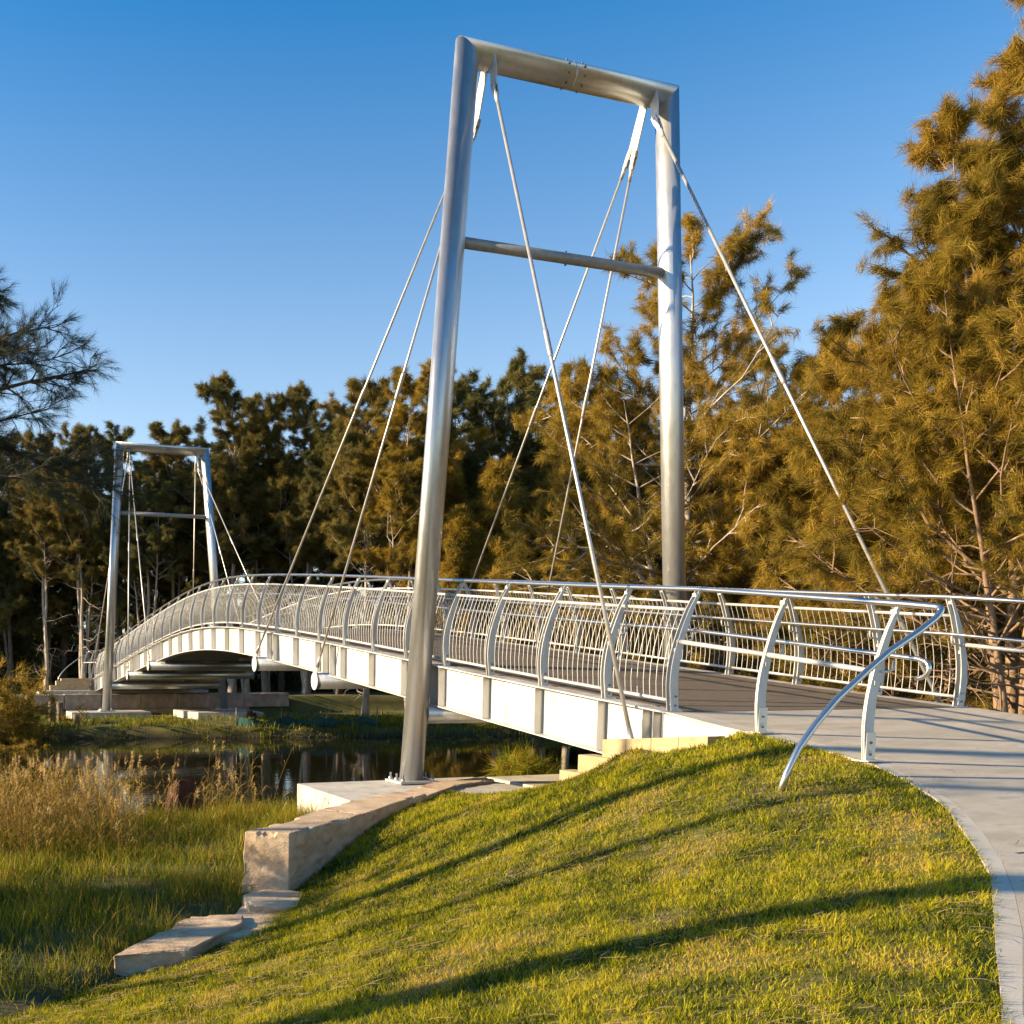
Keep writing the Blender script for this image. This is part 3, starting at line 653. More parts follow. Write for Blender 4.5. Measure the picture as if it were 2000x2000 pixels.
def make_tree(seed, H, prof, lo=.3, n_limb=60, sec=7, tuft=5, m=30, Ln=.4, w=.02, br=.16, trunks=((0,0,1),), up=.45, limbw=.35, wander=.05, dead=8, spread=.55, sub=.4, gap=.0, droop=.12, skirts=0):
    r = np.random.default_rng(seed); stems = []; TP = []; TD = []; TT = []
    for tx, ty, th in trunks:
        wood = []; stems.append(wood)
        Ht = H*th; k = 14; zz = np.linspace(-.3, Ht, k); lean = np.array([tx, ty])
        px = np.cumsum(r.normal(0, wander, k))*(Ht/14); py = np.cumsum(r.normal(0, wander, k))*(Ht/14)
        zc = np.clip(zz/Ht,0,1)
        tr = np.c_[lean[0]*zc**1.1+px-px[0]+lean[0]*.1, lean[1]*zc**1.1+py-py[0]+lean[1]*.1, zz]
        rad = br*(1-.93*np.clip(zz/Ht,0,1)**.9)*th; rad[0] *= 1.35
        wood.append((tr, rad))
        nl = int(n_limb*th/sum(t[2] for t in trunks)*1.0+.5)
        for i in range(nl):
            f = lo+(1-lo)*((i+r.uniform(0,1))/nl); 
            if gap and r.uniform() < gap: continue
            z = f*Ht; P0 = np.array([np.interp(z, zz, tr[:,0]), np.interp(z, zz, tr[:,1]), z])
            az = i*2.399+r.normal(0,.5); ln = prof(f)*r.uniform(.55,1.15)
            el = up+.5*(f-.5)+r.normal(0,.18); d0 = [math.cos(az)*math.cos(el), math.sin(az)*math.cos(el), math.sin(el)]
            lr = np.interp(z, zz, rad)*limbw+.008
            lb = curve(P0, d0, ln, 8, r, (0,0,.05), .13); wood.append((lb, np.linspace(lr, .006, 8)))
            tb = r.normal(.5,.16)+.15*(f-.5)
            for j in range(sec):
                t = .25+.75*(j+r.uniform(0,1))/sec; q = t*7; a = int(min(q,6)); pp = lb[a]+(lb[a+1]-lb[a])*(q-a); dd = norm(lb[a+1]-lb[a])
                sd = norm(dd*.7+norm(np.cross(dd, r.normal(0,1,3)))*.85+np.array([0,0,.15])); sl = max(.35, ln*sub*(1.15-.6*t)*r.uniform(.6,1.3))
                sb = curve(pp, sd, sl, 5, r, (0,0,.04), .2); wood.append((sb, np.linspace(lr*.4+.004, .004, 5)))
                for e in range(tuft):
                    t2 = .25+.75*(e+r.uniform(0,1))/tuft; q = t2*4; a = int(min(q,3)); p2 = sb[a]+(sb[a+1]-sb[a])*(q-a)
                    TP.append(p2); TD.append(norm(sb[a+1]-sb[a]+r.normal(0,.5,3))); TT.append(tb+r.normal(0,.08))
            for e in range(3): TP.append(lb[7-(e>1)]); TD.append(norm(lb[7]-lb[6]+r.normal(0,.3,3))); TT.append(tb)
        for i in range(dead):
            z = r.uniform(.08, lo+.15)*Ht; P0 = np.array([np.interp(z, zz, tr[:,0]), np.interp(z, zz, tr[:,1]), z]); az = r.uniform(0,6.28)
            b1 = curve(P0, [math.cos(az), math.sin(az), .2], prof(.4)*r.uniform(.4,.9), 7, r, (0,0,.03), .28); wood.append((b1, np.linspace(.022,.004,7)*min(br/.14,1.6)))
            for _ in range(3):
                a = r.integers(2,6); wood.append((curve(b1[a], r.normal(0,1,3), .7, 4, r, (0,0,0), .3), np.linspace(.009,.002,4)))
    nv, nf, tn = needles(np.array(TP), np.array(TD), np.clip(np.array(TT),0,1), m, Ln, w, r, spread, droop, pos=Ln*.3)
    return [tubes_np(w_, 6) for w_ in stems], None, nv, nf, tn
def place(name, T, loc, rz, sc, bark, leaf, label, cat='tree', group=None):
    root = empty(name, loc, rz, label, cat, group); root.scale = (sc,sc,sc) if not hasattr(sc,'__len__') else sc
    if T[1] is None:
        for wv, wf in T[0]: np_mesh('trunk', wv, wf, bark, parent=root, smooth=True)
    else: np_mesh('stems', T[0], T[1], bark, parent=root, smooth=True)
    c = np_mesh('crown', T[2], T[3], leaf, tone=T[4], parent=root)
    return root
def copy_tree(src, loc, rz, sc, label, cat='tree', group=None, leaf=None):
    o = src.copy(); COL.objects.link(o); o.location = loc; o.rotation_euler = (0,0,rz); o.scale = sc if hasattr(sc,'__len__') else (sc,sc,sc)
    o['label'] = label; o['category'] = cat
    if group: o['group'] = group
    elif 'group' in o: del o['group']
    for ch in list(src.children):
        c = ch.copy(); COL.objects.link(c); c.parent = o
        if leaf and ch.name.startswith('crown'):
            c.material_slots[0].link = 'OBJECT'; c.material_slots[0].material = leaf
    return o
def zof(v, D): return (1307-v)/2012.2*D+.4885
# big golden casuarina on the right edge
def prof_big(f): return float(np.interp(f, [0,.1,.3,.5,.7,.85,1], [3.2,3.5,3.6,2.9,2.0,1.1,.35]))
p = atd(1985, 19); gz0 = gh(p.x, p.y)
Tb = make_tree(11, zof(45,19)-gz0-.6, prof_big, lo=.22, n_limb=150, gap=.1, sec=9, tuft=6, m=72, Ln=.20, w=.0075, br=.125, trunks=((0,0,1),(-1.0,.8,.72),(.9,1.3,.85),(-.6,-.9,.6),(-2.2,-.2,.52)), up=.5, dead=12, spread=.42, wander=.035, droop=.05)
place('casuarina_tree', Tb, (p.x,p.y,gz0), 0, 1, BARKB, GOLD, 'tallest golden casuarina, rising past the right edge behind the path')
# golden casuarina behind the right leg of the near tower
def prof_mid(f): return float(np.interp(f, [0,.12,.3,.5,.65,.8,1], [4.2,4.6,4.7,4.5,4.0,3.3,1.8]))
p = atd(1325, 30); gz0 = gh(p.x, p.y)
Tm = make_tree(29, zof(400,30)-gz0-2.9, prof_mid, lo=.08, n_limb=185, sec=9, tuft=6, m=54, Ln=.26, w=.0105, br=.2, trunks=((-.1,0,1),(-1.9,.4,.72),(2.5,.2,.80),(1.2,-.6,.6)), up=.36, dead=20, spread=.42, wander=.035, gap=.22, droop=.14)
mid_tree = place('casuarina_tree', Tm, (p.x,p.y,gz0), 0, 1, BARKG, GOLD, 'broad golden casuarina behind the right leg of the near tower')
# loose tree between the two, and small golden tree left of the tower's right leg
def prof_s(f): return float(np.interp(f, [0,.2,.5,.8,1], [1.6,2.0,1.7,.9,.25]))
Ts = make_tree(37, 9.6, prof_s, lo=.05, n_limb=70, sec=7, tuft=5, m=34, Ln=.38, w=.026, br=.1, up=.35, dead=4, droop=.3)
p = atd(965, 46); small = place('casuarina_tree', Ts, (p.x,p.y,gh(p.x,p.y)), 0, (zof(905,46)+1)/9.6, BARKG, GOLD, 'low bushy golden casuarina on the far bank, between the legs of the near tower')
p = atd(885, 45); copy_tree(small, (p.x,p.y,gh(p.x,p.y)), 2.0, (zof(985,45)+1)/9.6, 'smaller bushy golden casuarina on the far bank, just right of the near tower left leg')
def prof_r(f): return float(np.interp(f, [0,.15,.4,.7,1], [2.6,3.0,2.6,1.7,.4]))
Tr = make_tree(51, 8.5, prof_r, lo=.12, n_limb=100, sec=8, tuft=5, m=56, Ln=.24, w=.010, br=.1, trunks=((0,0,1),(1.0,.4,.8),(-.9,.6,.75)), up=.5, dead=12, gap=.15, spread=.4)
p = atd(1690, 24); rt = place('casuarina_tree', Tr, (p.x,p.y,gh(p.x,p.y)), 0, (zof(730,24)+1.6)/8.5, BARKB, GOLD, 'loose golden casuarina between the near tower stay and the tall right-hand tree')
p = atd(1580, 29); copy_tree(rt, (p.x,p.y,gh(p.x,p.y)), 1.7, (zof(760,29)+1.6)/8.5, 'rounded golden casuarina seen just left of where the long right stay meets the railing')
p = atd(1840, 22); copy_tree(rt, (p.x,p.y,gh(p.x,p.y)), 4.0, (zof(620,22)+1.6)/8.5, 'thin stemmed golden casuarina behind the end of the far railing')
# far forest
def prof_a(f): return float(np.interp(f, [0,.3,.5,.7,.9,1], [1.4,2.0,2.7,3.0,2.6,1.6]))
def prof_b(f): return float(np.interp(f, [0,.3,.55,.8,1], [1.4,2.0,2.6,2.7,1.5]))
FT = []
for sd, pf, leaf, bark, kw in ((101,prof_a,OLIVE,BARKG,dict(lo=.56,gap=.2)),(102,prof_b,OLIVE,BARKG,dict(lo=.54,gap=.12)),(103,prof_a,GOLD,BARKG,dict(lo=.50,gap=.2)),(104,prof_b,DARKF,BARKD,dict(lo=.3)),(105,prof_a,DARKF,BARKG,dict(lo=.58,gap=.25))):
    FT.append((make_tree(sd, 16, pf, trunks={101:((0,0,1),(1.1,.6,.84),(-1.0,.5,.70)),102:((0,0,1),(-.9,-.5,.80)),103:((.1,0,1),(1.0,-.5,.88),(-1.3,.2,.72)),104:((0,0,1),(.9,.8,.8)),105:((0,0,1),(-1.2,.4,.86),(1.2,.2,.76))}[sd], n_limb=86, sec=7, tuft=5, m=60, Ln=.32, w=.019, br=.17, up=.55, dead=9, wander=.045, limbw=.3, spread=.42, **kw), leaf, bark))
protos = [None]*5
def forest(u, vtop, D, k, label, rz=None, group=None, wide=1.0):
    p = atd(u, D); z = gh(p.x, p.y); s = (zof(vtop, D)-z)/17.9
    rz = random.uniform(0, 6.28) if rz is None else rz
    if protos[k] is None:
        T, leaf, bark = FT[k]; protos[k] = place('forest_casuarina', T, (p.x,p.y,z), rz, (s*wide,s*wide,s), bark, leaf, label, group=group)
    else: copy_tree(protos[k], (p.x,p.y,z), rz, (s*wide,s*wide,s), label, group=group)
rowA = [(30,865,60,3,'forest casuarina at the far left edge behind the overhanging branches'),
 (95,850,58,1,'olive forest casuarina with its top behind the left overhanging branches'),
 (165,835,57,0,'forest casuarina immediately left of the far tower'),
 (238,840,58,3,'dark forest casuarina whose tip shows above the far tower left corner'),
 (345,825,60,1,'forest casuarina whose narrow tip rises above the middle of the far tower beam'),
 (295,905,56,4,'low dark forest casuarina framed inside the far tower'),
 (455,735,57,0,'forest casuarina just right of the far tower, first of the tall row'),
 (520,775,60,1,'second of the tall forest row right of the far tower'),
 (598,752,57,0,'pale stemmed forest casuarina midway between the two towers'),
 (662,800,56,3,'shorter dark forest casuarina left of the stay rods of the near tower'),
 (712,735,49,1,'brown topped forest casuarina behind the lower of the two left stays'),
 (800,722,47,2,'golden topped forest casuarina immediately left of the near tower left leg'),
 (880,735,52,3,'dark forest casuarina immediately right of the near tower left leg'),
 (968,716,53,4,'tallest dark forest casuarina seen between the near tower legs'),
 (1040,765,56,3,'blackish forest casuarina right of the tallest dark one between the tower legs'),
 (1105,740,50,2,'golden forest casuarina touching the left side of the broad golden tree'),
 (1190,800,52,3,'dark forest casuarina hidden behind the left half of the broad golden tree'),
 (1410,850,52,3,'dark forest casuarina behind the right half of the broad golden tree'),
 (1500,880,50,4,'dark forest casuarina showing low through the gap right of the broad golden tree'),
 (1640,870,50,1,'olive forest casuarina far behind the loose golden tree'),
 (1790,840,52,3,'dark forest casuarina behind the stems of the tall right-hand tree')]
for u, v_, D, k, lb in rowA: forest(u, v_, D, k, lb, wide=1.15)
GR = 'rear trunks of the far forest'
for i in range(34):
    u = -150+i*58+random.uniform(-20,20); forest(u, random.uniform(855,960), random.uniform(58,70), random.choice((1,3,3,4)), 'dim forest casuarina of the rear row, half hidden behind the front row', group=GR, wide=1.25)
# trees beyond the left frame edge that shade the forest floor
GL = 'casuarinas beyond the left edge of the view'
for i in range(9):
    x = -10-i*4; y = 53+i*2+random.uniform(-1,1)
    copy_tree(protos[3 if i%2 else 1], (x,y,gh(x,y)), random.uniform(0,6), random.uniform(.85,1.05), 'casuarina beyond the left edge, shading the far forest', group=GL)
# distant wood closing the gaps
vs = []; fs = []; ts = []; o = 0
for i in range(64):
    T = FT[i%2*3][0]; u = -350+i*38+random.uniform(-20,20); D = random.uniform(74,92); p = atd(u, D); s = random.uniform(.7,.95); a = random.uniform(0,6.28)
    ca_, sa_ = math.cos(a)*s, math.sin(a)*s; Vn = T[2].reshape(-1,3,3)[::2].reshape(-1,3); tn = T[4].reshape(-1,3)[::2].reshape(-1)
    vs.append(np.c_[Vn[:,0]*ca_-Vn[:,1]*sa_+p.x, Vn[:,0]*sa_+Vn[:,1]*ca_+p.y, Vn[:,2]*s-.9-(0,7.0,5.5,2.5)[i%4]]); n = len(Vn); fs.append(np.arange(n).reshape(-1,3)+o); ts.append(tn); o += n
np_mesh('distant_wood', np.concatenate(vs), np.concatenate(fs), DARKF, tone=np.concatenate(ts), kind='stuff', label='dark distant wood behind the forest trunks', cat='wood')

# overhanging branches at the left (trunk outside the frame)
def left_tree():
    r = np.random.default_rng(77); wood = []; TP = []; TD = []; TT = []
    p = atd(-75, 26); base = np.array([p.x, p.y, 0.0]); z0 = gh(p.x, p.y)
    tr = curve([0,0,z0-.3], [0,0,1], 14, 12, r, (.0,0,.02), .05); wood.append((tr, np.linspace(.2,.05,12)))
    right = np.array([ca, -sa, 0]); fw = np.array([sa, ca, 0])
    def limb(z, dz, ln, rr, fwd):
        P0 = np.array([np.interp(z, tr[:,2], tr[:,0]), np.interp(z, tr[:,2], tr[:,1]), z])
        lb = curve(P0, right+fw*fwd+np.array([0,0,dz]), ln, 10, r, tuple(right*.05+np.array([0,0,.012])), .10); wood.append((lb, np.linspace(rr, .008, 10)))
        for j in range(16):
            a = r.integers(3, 9); sd = norm((lb[a+1]-lb[a])*1.2/np.linalg.norm(lb[a+1]-lb[a])+r.normal(0,.6,3)); sb = curve(lb[a], sd, r.uniform(.4,1.0)*ln*.30, 7, r, (0,0,.0), .2)
            wood.append((sb, np.linspace(rr*.3, .004, 7)))
            for e in range(6):
                b = r.integers(1,6); d2 = norm(norm(sb[b+1]-sb[b])+r.normal(0,.5,3)); tw = curve(sb[b], d2, r.uniform(.25,.55), 4, r, (0,0,.02), .15); wood.append((tw, np.linspace(.006,.002,4)))
                for q in range(3): TP.append(tw[q+1]); TD.append(norm(tw[q+1]-tw[q])); TT.append(r.uniform(.2,.6))
    limb(7.6,.16,4.6,.07,.1); limb(6.5,.08,5.2,.09,-.1); limb(6.2,.04,5.6,.07,.15); limb(8.2,.05,4.6,.05,-.2); limb(6.9,.22,4.6,.055,.0)
    limb(8.8,.1,3.8,.045,.0); limb(9.8,.2,3.0,.045,.3); limb(5.6,.05,4.6,.06,.05); limb(5.2,.10,5.4,.05,-.15); limb(6.0,.12,4.2,.045,.2); limb(7.9,.0,5.0,.05,.3)
    for az in np.arange(8):
        z = r.uniform(8.5,12); P0 = np.array([np.interp(z, tr[:,2], tr[:,0]), np.interp(z, tr[:,2], tr[:,1]), z]); a = 2.2+az*.4
        lb = curve(P0, [math.cos(a), math.sin(a), .4], 2.4, 8, r, (0,0,.05), .12); wood.append((lb, np.linspace(.04,.008,8)))
        for j in range(8): q = r.integers(3,8); TP.append(lb[q]+r.normal(0,.25,3)); TD.append(norm(r.normal(0,1,3))); TT.append(.4)
    wv, wf = tubes_np(wood, 6); nv, nf, tn = needles(np.array(TP), np.array(TD), np.array(TT), 15, .32, .007, r, .36, .12, .04)
    root = empty('casuarina_tree', (p.x,p.y,0), 0, 'dark near casuarina reaching in from the left edge with bare branches and wispy needles', 'tree')
    np_mesh('trunk', wv, wf, BARKD, parent=root, smooth=True); np_mesh('crown', nv, nf, DARKL, tone=tn, parent=root)
left_tree()
# undergrowth closing the foot of the far forest
def undergrowth():
    r = np.random.default_rng(19); VV = []; FF = []; TT = []; o = 0
    T = bush(6, 2.6, 1.6, 60, 16, .5, .05)
    for i in range(74):
        u = -420+i*30+r.uniform(-14,14); D = r.uniform(64,76); p = atd(u, D); a = r.uniform(0,6.28); s = r.uniform(1.1,1.7); hs = r.uniform(1.0,2.3)
        c_, s_ = math.cos(a)*s, math.sin(a)*s; V = T[2]
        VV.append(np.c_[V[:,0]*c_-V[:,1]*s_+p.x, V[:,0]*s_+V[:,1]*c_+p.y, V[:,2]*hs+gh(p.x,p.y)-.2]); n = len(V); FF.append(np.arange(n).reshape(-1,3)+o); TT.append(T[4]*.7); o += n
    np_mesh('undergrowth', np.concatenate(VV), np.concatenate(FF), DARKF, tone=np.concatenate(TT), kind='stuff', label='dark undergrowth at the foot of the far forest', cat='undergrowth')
# trees outside the frame on the sunny side, casting the long shadows on lawn and path
GO = 'casuarinas outside the frame on the sunny side'
Tx = make_tree(61, 16, lambda f: 1.5, lo=.72, n_limb=24, sec=5, tuft=4, m=18, Ln=.42, w=.034, br=.27, up=.5, dead=12, wander=.03, gap=.1)
Ty = make_tree(62, 15, lambda f: 1.4, lo=.70, n_limb=20, sec=5, tuft=4, m=18, Ln=.42, w=.03, br=.13, up=.5, dead=40, wander=.04, gap=.2)
for (x, y, s_, T_, nm) in ((-14,-2.4,1.0,Tx,'thick'),(-18,3.3,1.0,Tx,'thick'),(-17,1.5,1.0,Ty,'slender'),(-19,5.6,1.0,Ty,'slender')):
    l_ = (x,y,gh(x,y)-.1); lb = nm+' stemmed casuarina outside the left of the view, throwing its long shadow over the lawn'
    if 'src_'+nm not in globals(): globals()['src_'+nm] = place('casuarina_tree', T_, l_, x, s_, BARKG, OLIVE, lb, group=GO)
    else: copy_tree(globals()['src_'+nm], l_, x*2.0, s_, lb, group=GO)
# shrubs
def bush(seed, h, rad, n, m, Ln, w): 
    r = np.random.default_rng(seed); TP = []; TD = []; wood = []
    for i in range(n):
        a = r.uniform(0,6.28); e = r.uniform(.25,1.4); l = r.uniform(.5,1)*(h if e > .8 else rad*1.1)
        b = curve([r.normal(0,.1*rad), r.normal(0,.1*rad), -.05], [math.cos(a)*math.cos(e), math.sin(a)*math.cos(e), math.sin(e)], l, 6, r, (0,0,-.02), .15); wood.append((b, np.linspace(.012,.003,6)))
        for q in range(1,6): 
            for _ in range(3): TP.append(b[q]+r.normal(0,.05,3)); TD.append(norm(b[q]-b[q-1]+r.normal(0,.6,3)))
    wv, wf = tubes_np(wood, 5); nv, nf, tn = needles(np.array(TP), np.array(TD), r.uniform(.2,.9,len(TP)), m, Ln, w, r, .5, -.1, .05); return wv, wf, nv, nf, tn
undergrowth()
Bs = bush(5, 2.6, 1.3, 70, 16, .3, .02)
p = atd(8, 40); sh = place('shrub', Bs, (p.x,p.y,gh(p.x,p.y)), 0, 1.6, BARKB, GOLD, 'tall golden shrub on the far bank at the left edge', 'shrub')
copy_tree(sh, (-10.3,2.3,gh(-10.3,2.3)-.1), 1.1, (1.15,1.15,1.35), 'unseen golden shrub added left of the view, shading the middle of the lawn', 'shrub')  # unseen shrub, added so its shade mottles the lawn
p = atd(45, 37.5); copy_tree(sh, (p.x,p.y,gh(p.x,p.y)), 2, (.9,.9,.55), 'low golden shrub on the far bank, before the tall shrub at the left edge', 'shrub')
p = atd(-40, 41); copy_tree(sh, (p.x,p.y,gh(p.x,p.y)), 4, 1.7, 'golden shrub half cut off by the left edge above the far bank', 'shrub')
for i,(u,D,s,lb) in enumerate(((395,36.5,.32,'small tuft in front of the right far footing'),(600,40,.55,'dim low shrub under the bridge by the teal netting'),(660,38.5,.6,'dim low shrub on the far shore right of the teal netting'),(760,40,.7,'dark low shrub on the far shore, left of the near tower leg'),(860,40,.8,'dark low shrub on the far shore, right of the near tower leg'),(960,40,.9,'dark low shrub on the far shore under the bridge girder'))):
    p = atd(u, D); copy_tree(sh, (p.x,p.y,gh(p.x,p.y)), i*1.3, (s,s,s*.6), lb, 'shrub', leaf=OLIVE)
# saplings on the far bank
GP = 'staked saplings on the far bank'
Bp = bush(9, 1.5, .35, 14, 14, .22, .012)
sp0 = None
for u, D, s, lb in ((222,41,1.0,'staked sapling directly right of the far tower left leg'),(247,40.5,.85,'staked sapling on the far bank, second to the right of the far tower left leg'),(273,40.8,.7,'small staked sapling on the far bank midway between the far footings')):
    p = atd(u, D); l_ = (p.x,p.y,gh(p.x,p.y))
    sp0 = place('sapling', Bp, l_, 0, s, BARKB, OLIVE, lb, 'sapling', GP) if sp0 is None else copy_tree(sp0, l_, u, s, lb, 'sapling', GP)

# ------------------------------------------------------------------ grasses
def blades(name, x, y, z, hgt, wid, tone, m, r, lean=.5, segs=2, **kw):
    n = len(x); a = r.uniform(0, 2*np.pi, n); b = np.c_[x,y,z]; s = np.c_[np.cos(a), np.sin(a), np.zeros(n)]*(wid/2)[:,None]
    ld = np.c_[r.normal(0,lean,(n,2)), np.ones(n)]; ld = norm(ld)
    l2 = norm(ld+np.c_[r.normal(0,lean*.9,(n,2)), -.25*np.ones(n)])
    p1 = b+ld*(hgt*.55)[:,None]; p2 = p1+l2*(hgt*.5)[:,None]
    V = np.stack([b-s, b+s, p1-s*.8, p1+s*.8, p2], 1).reshape(-1,3); i = np.arange(n)[:,None]*5
    F = np.concatenate([i+[0,1,3], i+[0,3,2], i+[2,3,4]]); 
    return np_mesh(name, V, F, m, tone=np.repeat(np.clip(tone,0,1),5), **kw)
def in_view(x, y, z, mu=60, mv=60):
    dx, dy, dz = x-CAM.x, y-CAM.y, z-CAM.z
    F_ = np.array([sa*math.cos(PT), ca*math.cos(PT), math.sin(PT)]); U_ = np.array([-sa*math.sin(PT), -ca*math.sin(PT), math.cos(PT)])
    d = dx*F_[0]+dy*F_[1]+dz*F_[2]; u = 564.1+2012.2*(dx*ca-dy*sa)/np.maximum(d,.1); v = 1535.2-2012.2*(dx*U_[0]+dy*U_[1]+dz*U_[2])/np.maximum(d,.1)
    return (d > .5)&(u > -mu)&(u < 2000+mu)&(v < 2000+mv), d
def edge_x(y): 
    e = np.array(EDGE)[::-1]; return np.interp(y, e[:,1], e[:,0])
r = np.random.default_rng(5)
n = 1500000
x = r.uniform(-12, 2.2, n); y = r.uniform(-8.5, 6.2, n)
ok = (y < wall_y(x)+np.where(x < -6.9, .02, -.12)) & ((x < edge_x(y)+.01+.05*np.clip(vn(x,y,9,5),0,1)) | (y > -.1))
ok &= ~((y > -.1)&(x > -.56)&(y < 1.4)); ok &= ~((y > 1.4)&(x > -.20+.25*(y-1.4))); ok &= ~((x > -.56)&(y > -1.25)&(y < 1.5))
x, y = x[ok], y[ok]
z = ground(x, y); iv, d = in_view(x, y, z); x, y, z, d = x[iv], y[iv], z[iv], d[iv]
bare = smooth(.45,.95,vn(x,y,1.5,21)+.3*vn(x,y,6,3))*.75+.7*np.exp(-((x+1.6)**2+(y+3.3)**2)/.25); keep = r.uniform(0,1,len(x)) < np.clip((6.5/d)**.9, .22, 1)*np.clip(1-.8*bare,.2,1); x, y, z, d = x[keep], y[keep], z[keep], d[keep]
pt = .5+.5*vn(x,y,.8,2); pt2 = vn(x,y,2.6,4); pt3 = vn(x,y,6.5,6)
tone = .36+.30*pt2+.22*pt3+r.normal(0,.21,len(x))+.16*(pt > .75)
dry = (r.uniform(0,1,len(x)) < .08+.75*smooth(.25,.8,vn(x,y,1.1,9)+.25*vn(x,y,4.2,2))); tone = np.where(dry, r.uniform(.72,1,len(x)), np.clip(tone,0,.72))
hgt = r.uniform(.022,.066,len(x))*(1+.30*pt3+.35*vn(x,y,9.5,6))*(1-.35*dry)*np.clip(d/9,1,1.4); wid = r.uniform(.0035,.0065,len(x))*np.clip(d/6.5,1,2.2)
blades('lawn_grass', x, y, z-.006, hgt, wid, tone, GRASSM, r, .50, kind='stuff', label='short sunlit lawn grass sloping to the stone wall', cat='grass')
# dry casuarina needles lying on the lawn
n = 13000; x = r.uniform(-8, 1.5, n); y = r.uniform(-8, 5, n); onp = (x > edge_x(y)+.03)&(y < -1.3); ok = ((y < wall_y(x)-.15)&(x < edge_x(y)-.02)&(vn(x,y,.9,12)+r.normal(0,.35,n) > .0)&~((x > -.7)&(y > -1.3)))|(onp&(r.uniform(0,1,n) < .22*np.exp(-(x-edge_x(y))/.45))); x, y = x[ok], y[ok]; z = ground(x,y)
iv, d = in_view(x,y,z); x, y, z = x[iv], y[iv], z[iv]; n = len(x)
a = r.normal(-.3,.7,n); ln = r.uniform(.05,.19,n); k = 6; t = np.linspace(0,1,k); cv = r.normal(0,1.1,n)
ang = a[:,None]+cv[:,None]*(t-.5)[None,:]; sx_ = np.cumsum(np.cos(ang)*ln[:,None]/k, 1); sy_ = np.cumsum(np.sin(ang)*ln[:,None]/k, 1)
X_ = x[:,None]+sx_; Y_ = y[:,None]+sy_; ond = (X_ > edge_x(Y_))&(Y_ < -.1); PZ = np.where(Y_ > -6, .12*Y_, -.72-.36*(1-np.exp((Y_+6)/3))); Z_ = np.where(ond, PZ-.018, ground(X_, Y_))+.030+.007*np.sin(t*3.1)[None,:]+r.uniform(-.012,.016,(n,1))
ww = .0019; nx_ = -np.sin(ang)*ww; ny_ = np.cos(ang)*ww
V = np.stack([np.stack([X_-nx_,Y_-ny_,Z_],-1), np.stack([X_+nx_,Y_+ny_,Z_+.001],-1)], 2).reshape(-1,3)
i = (np.arange(n)[:,None]*k*2+np.arange(k-1)[None,:]*2).ravel(); F = np.c_[i,i+1,i+3,i+2]
np_mesh('dry_litter', V, F, STRAW, tone=np.repeat(r.uniform(0,1,n),k*2), kind='stuff', label='dry straw coloured needles strewn over the lawn', cat='litter')
# rank grass of the lower bank
n = 260000; x = r.uniform(-12, 1.2, n); y = r.uniform(-3.5, 10.2, n)
ok = (y > wall_y(x)+np.where(x < -6.7, -.05, .14))&(y < yn(x)+.3)&~((x > -2.4)&(x<1.0)&(y > 3.9)&(y < 6.5)); x, y = x[ok], y[ok]; z = ground(x,y); iv, d = in_view(x,y,z,150,200); x, y, z, d = x[iv], y[iv], z[iv], d[iv]
q = vn(x,y,1.3,8); q2 = vn(x,y,3.1,3); keep = r.uniform(0,1,len(x)) < .55+.45*q; x,y,z,d,q,q2 = [t_[keep] for t_ in (x,y,z,d,q,q2)]
near_wall = smooth(-.1,.8,y-wall_y(x))
hgt = r.uniform(.10,.30,len(x))*(1+.5*q+.8*q2*np.abs(q2)+.5*(r.uniform(0,1,len(x))<.04))*(.45+.55*near_wall); tone = .40+.28*q2+.18*q+r.normal(0,.18,len(x)); dry = r.uniform(0,1,len(x)) < .10+.35*np.clip(vn(x,y,2.2,11),0,1); tone = np.where(dry, r.uniform(.7,1,len(x)), np.clip(tone,0,.8))
blades('bank_grass', x, y, z-.01, hgt, r.uniform(.005,.010,len(x)), tone, BANKG, r, .38, kind='stuff', label='rank green grass on the low bank between the stone wall and the reeds', cat='grass')
# grass along the far shore and under the near end of the bridge
n = 60000; x = r.uniform(-16, 24, n); y = yf(x)+r.gamma(1.5,1.6,n)-.45; y = np.minimum(y, 39.3); ok = ~((x > -2.2)&(x < 1.4)&(y > 35.6)&(y < 38))&~((x > 2.8)&(x < 6.2)&(y > 33.7)&(y < 38)); x, y = x[ok], y[ok]; z = ground(x,y); q = vn(x,y,.7,2)
ok = r.uniform(0,1,len(x)) < np.where((x > -2.6)&(x < 6.4), .22, .5)+.4*q; x,y,z,q = x[ok],y[ok],z[ok],q[ok]
blades('shore_grass', x, y, z-.02, r.uniform(.10,.32,len(x))*(1+.5*q), r.uniform(.018,.034,len(x)), .30+.2*q+r.normal(0,.13,len(x))+.45*(r.uniform(0,1,len(x))<.18), BANKG, r, .45, kind='stuff', label='rough grass fringing the far shore of the creek', cat='grass')
Bt = bush(14, 1.05, .75, 120, 14, .34, .010)
p = atd(1098, 18.5); place('grass_tussock', Bt, (2.9,7.6,gh(2.9,7.6)+.0), 0, 1.0, BARKB, BANKG, 'spiky green tussock under the near end of the bridge girder', 'tussock')
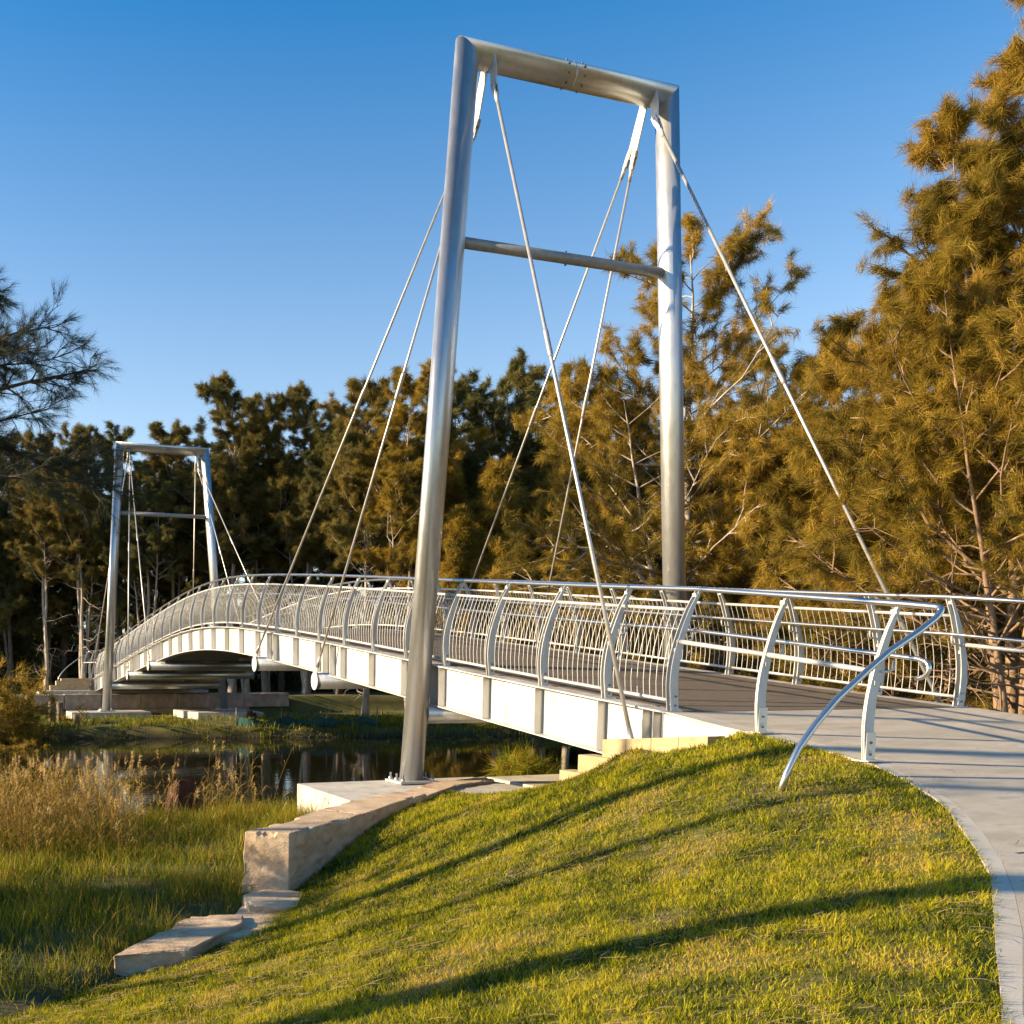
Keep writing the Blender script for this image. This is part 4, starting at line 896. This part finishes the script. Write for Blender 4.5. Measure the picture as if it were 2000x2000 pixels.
# reeds with feathery heads
n = 2900; x = r.uniform(-11, -2.6, n); y = r.uniform(3.6, 8.8, n)
dens_ = np.clip(.12+1.0*smooth(-4.6,-6.6,x)+.30*vn(x,y,1.6,7), 0, 1)*smooth(3.6+0*x,5.0,y-(x+6)*.0); ok = (r.uniform(0,1,n) < dens_)&(y > wall_y(x)+1.0)&(y < yn(x)+.5)&((x < -3.4)|(y > 6.6)); lx = -8.17+(y+9.8)*(4.12/17.3); ok &= ~((np.abs(x-lx) < .30)&(y < 7.6)&(y > 5.2)); x, y = x[ok], y[ok]; z = ground(x,y)
iv, d = in_view(x,y,z,100,300); x,y,z = x[iv],y[iv],z[iv]; n = len(x)
VV = []; FF = []; TT = []; o = 0
for i in range(n):
    h = r.uniform(.5,1.35)*(1.0 if y[i] < 6.5 else .95); ln = r.normal(0,.13,2); tone_ = r.uniform(.15,.75); k = 6; t = np.linspace(0,1,k)[:,None]
    st = np.array([x[i],y[i],z[i]-.03])+np.c_[ln[0]*t[:,0]**1.6*h, ln[1]*t[:,0]**1.6*h, t[:,0]*h]
    v_, f_ = tubes_np([(st, np.linspace(.0038,.0018,k))], 3)
    f3 = np.concatenate([f_[:,[0,1,2]], f_[:,[0,2,3]]]); VV.append(v_); FF.append(f3+o); TT.append(np.full(len(v_), tone_)); o += len(v_)
    nlv = 7; hb = r.uniform(.1,.9,nlv)*h; pb = np.c_[np.interp(hb, t[:,0]*h, st[:,0]), np.interp(hb, t[:,0]*h, st[:,1]), st[0,2]+hb]; aa = r.uniform(0,6.28,nlv)
    dr = np.c_[np.cos(aa), np.sin(aa), r.uniform(.5,1.4,nlv)]; dr = norm(dr); ll = r.uniform(.16,.36,nlv)[:,None]; sd = norm(np.cross(dr,[0,0,1.]))*.006
    mid_ = pb+dr*ll*.55; tip = mid_+norm(dr+np.array([0,0,-.9]))*ll*.5
    v_ = np.stack([pb-sd*.6, pb+sd*.6, mid_-sd, mid_+sd, tip], 1).reshape(-1,3); ix = np.arange(nlv)[:,None]*5
    f3 = np.concatenate([ix+[0,1,3], ix+[0,3,2], ix+[2,3,4]]); VV.append(v_); FF.append(f3+o); TT.append(np.repeat(np.clip(r.normal(.4,.25,nlv),0,.8),5)); o += len(v_)
    if r.uniform() < .42:
        m_ = 26; bp_ = st[-1]-np.outer(r.uniform(0,.13,m_), [ln[0]*.5,ln[1]*.5,1]); dd = norm(np.array([ln[0]*2+.35,ln[1]*2-.2,.4])+r.normal(0,.5,(m_,3))); l3 = r.uniform(.02,.075,m_)[:,None]; sd = norm(np.cross(dd, r.normal(0,1,(m_,3))))*.0035
        v_ = np.stack([bp_-sd, bp_+sd, bp_+dd*l3], 1).reshape(-1,3); VV.append(v_); FF.append(np.arange(m_*3).reshape(-1,3)+o); TT.append(np.repeat(r.uniform(.75,1,m_),3)); o += len(v_)
np_mesh('reeds', np.concatenate(VV), np.concatenate(FF), REEDM, tone=np.concatenate(TT), kind='stuff', label='tan reeds with feathery seed heads along the near water edge', cat='reeds')
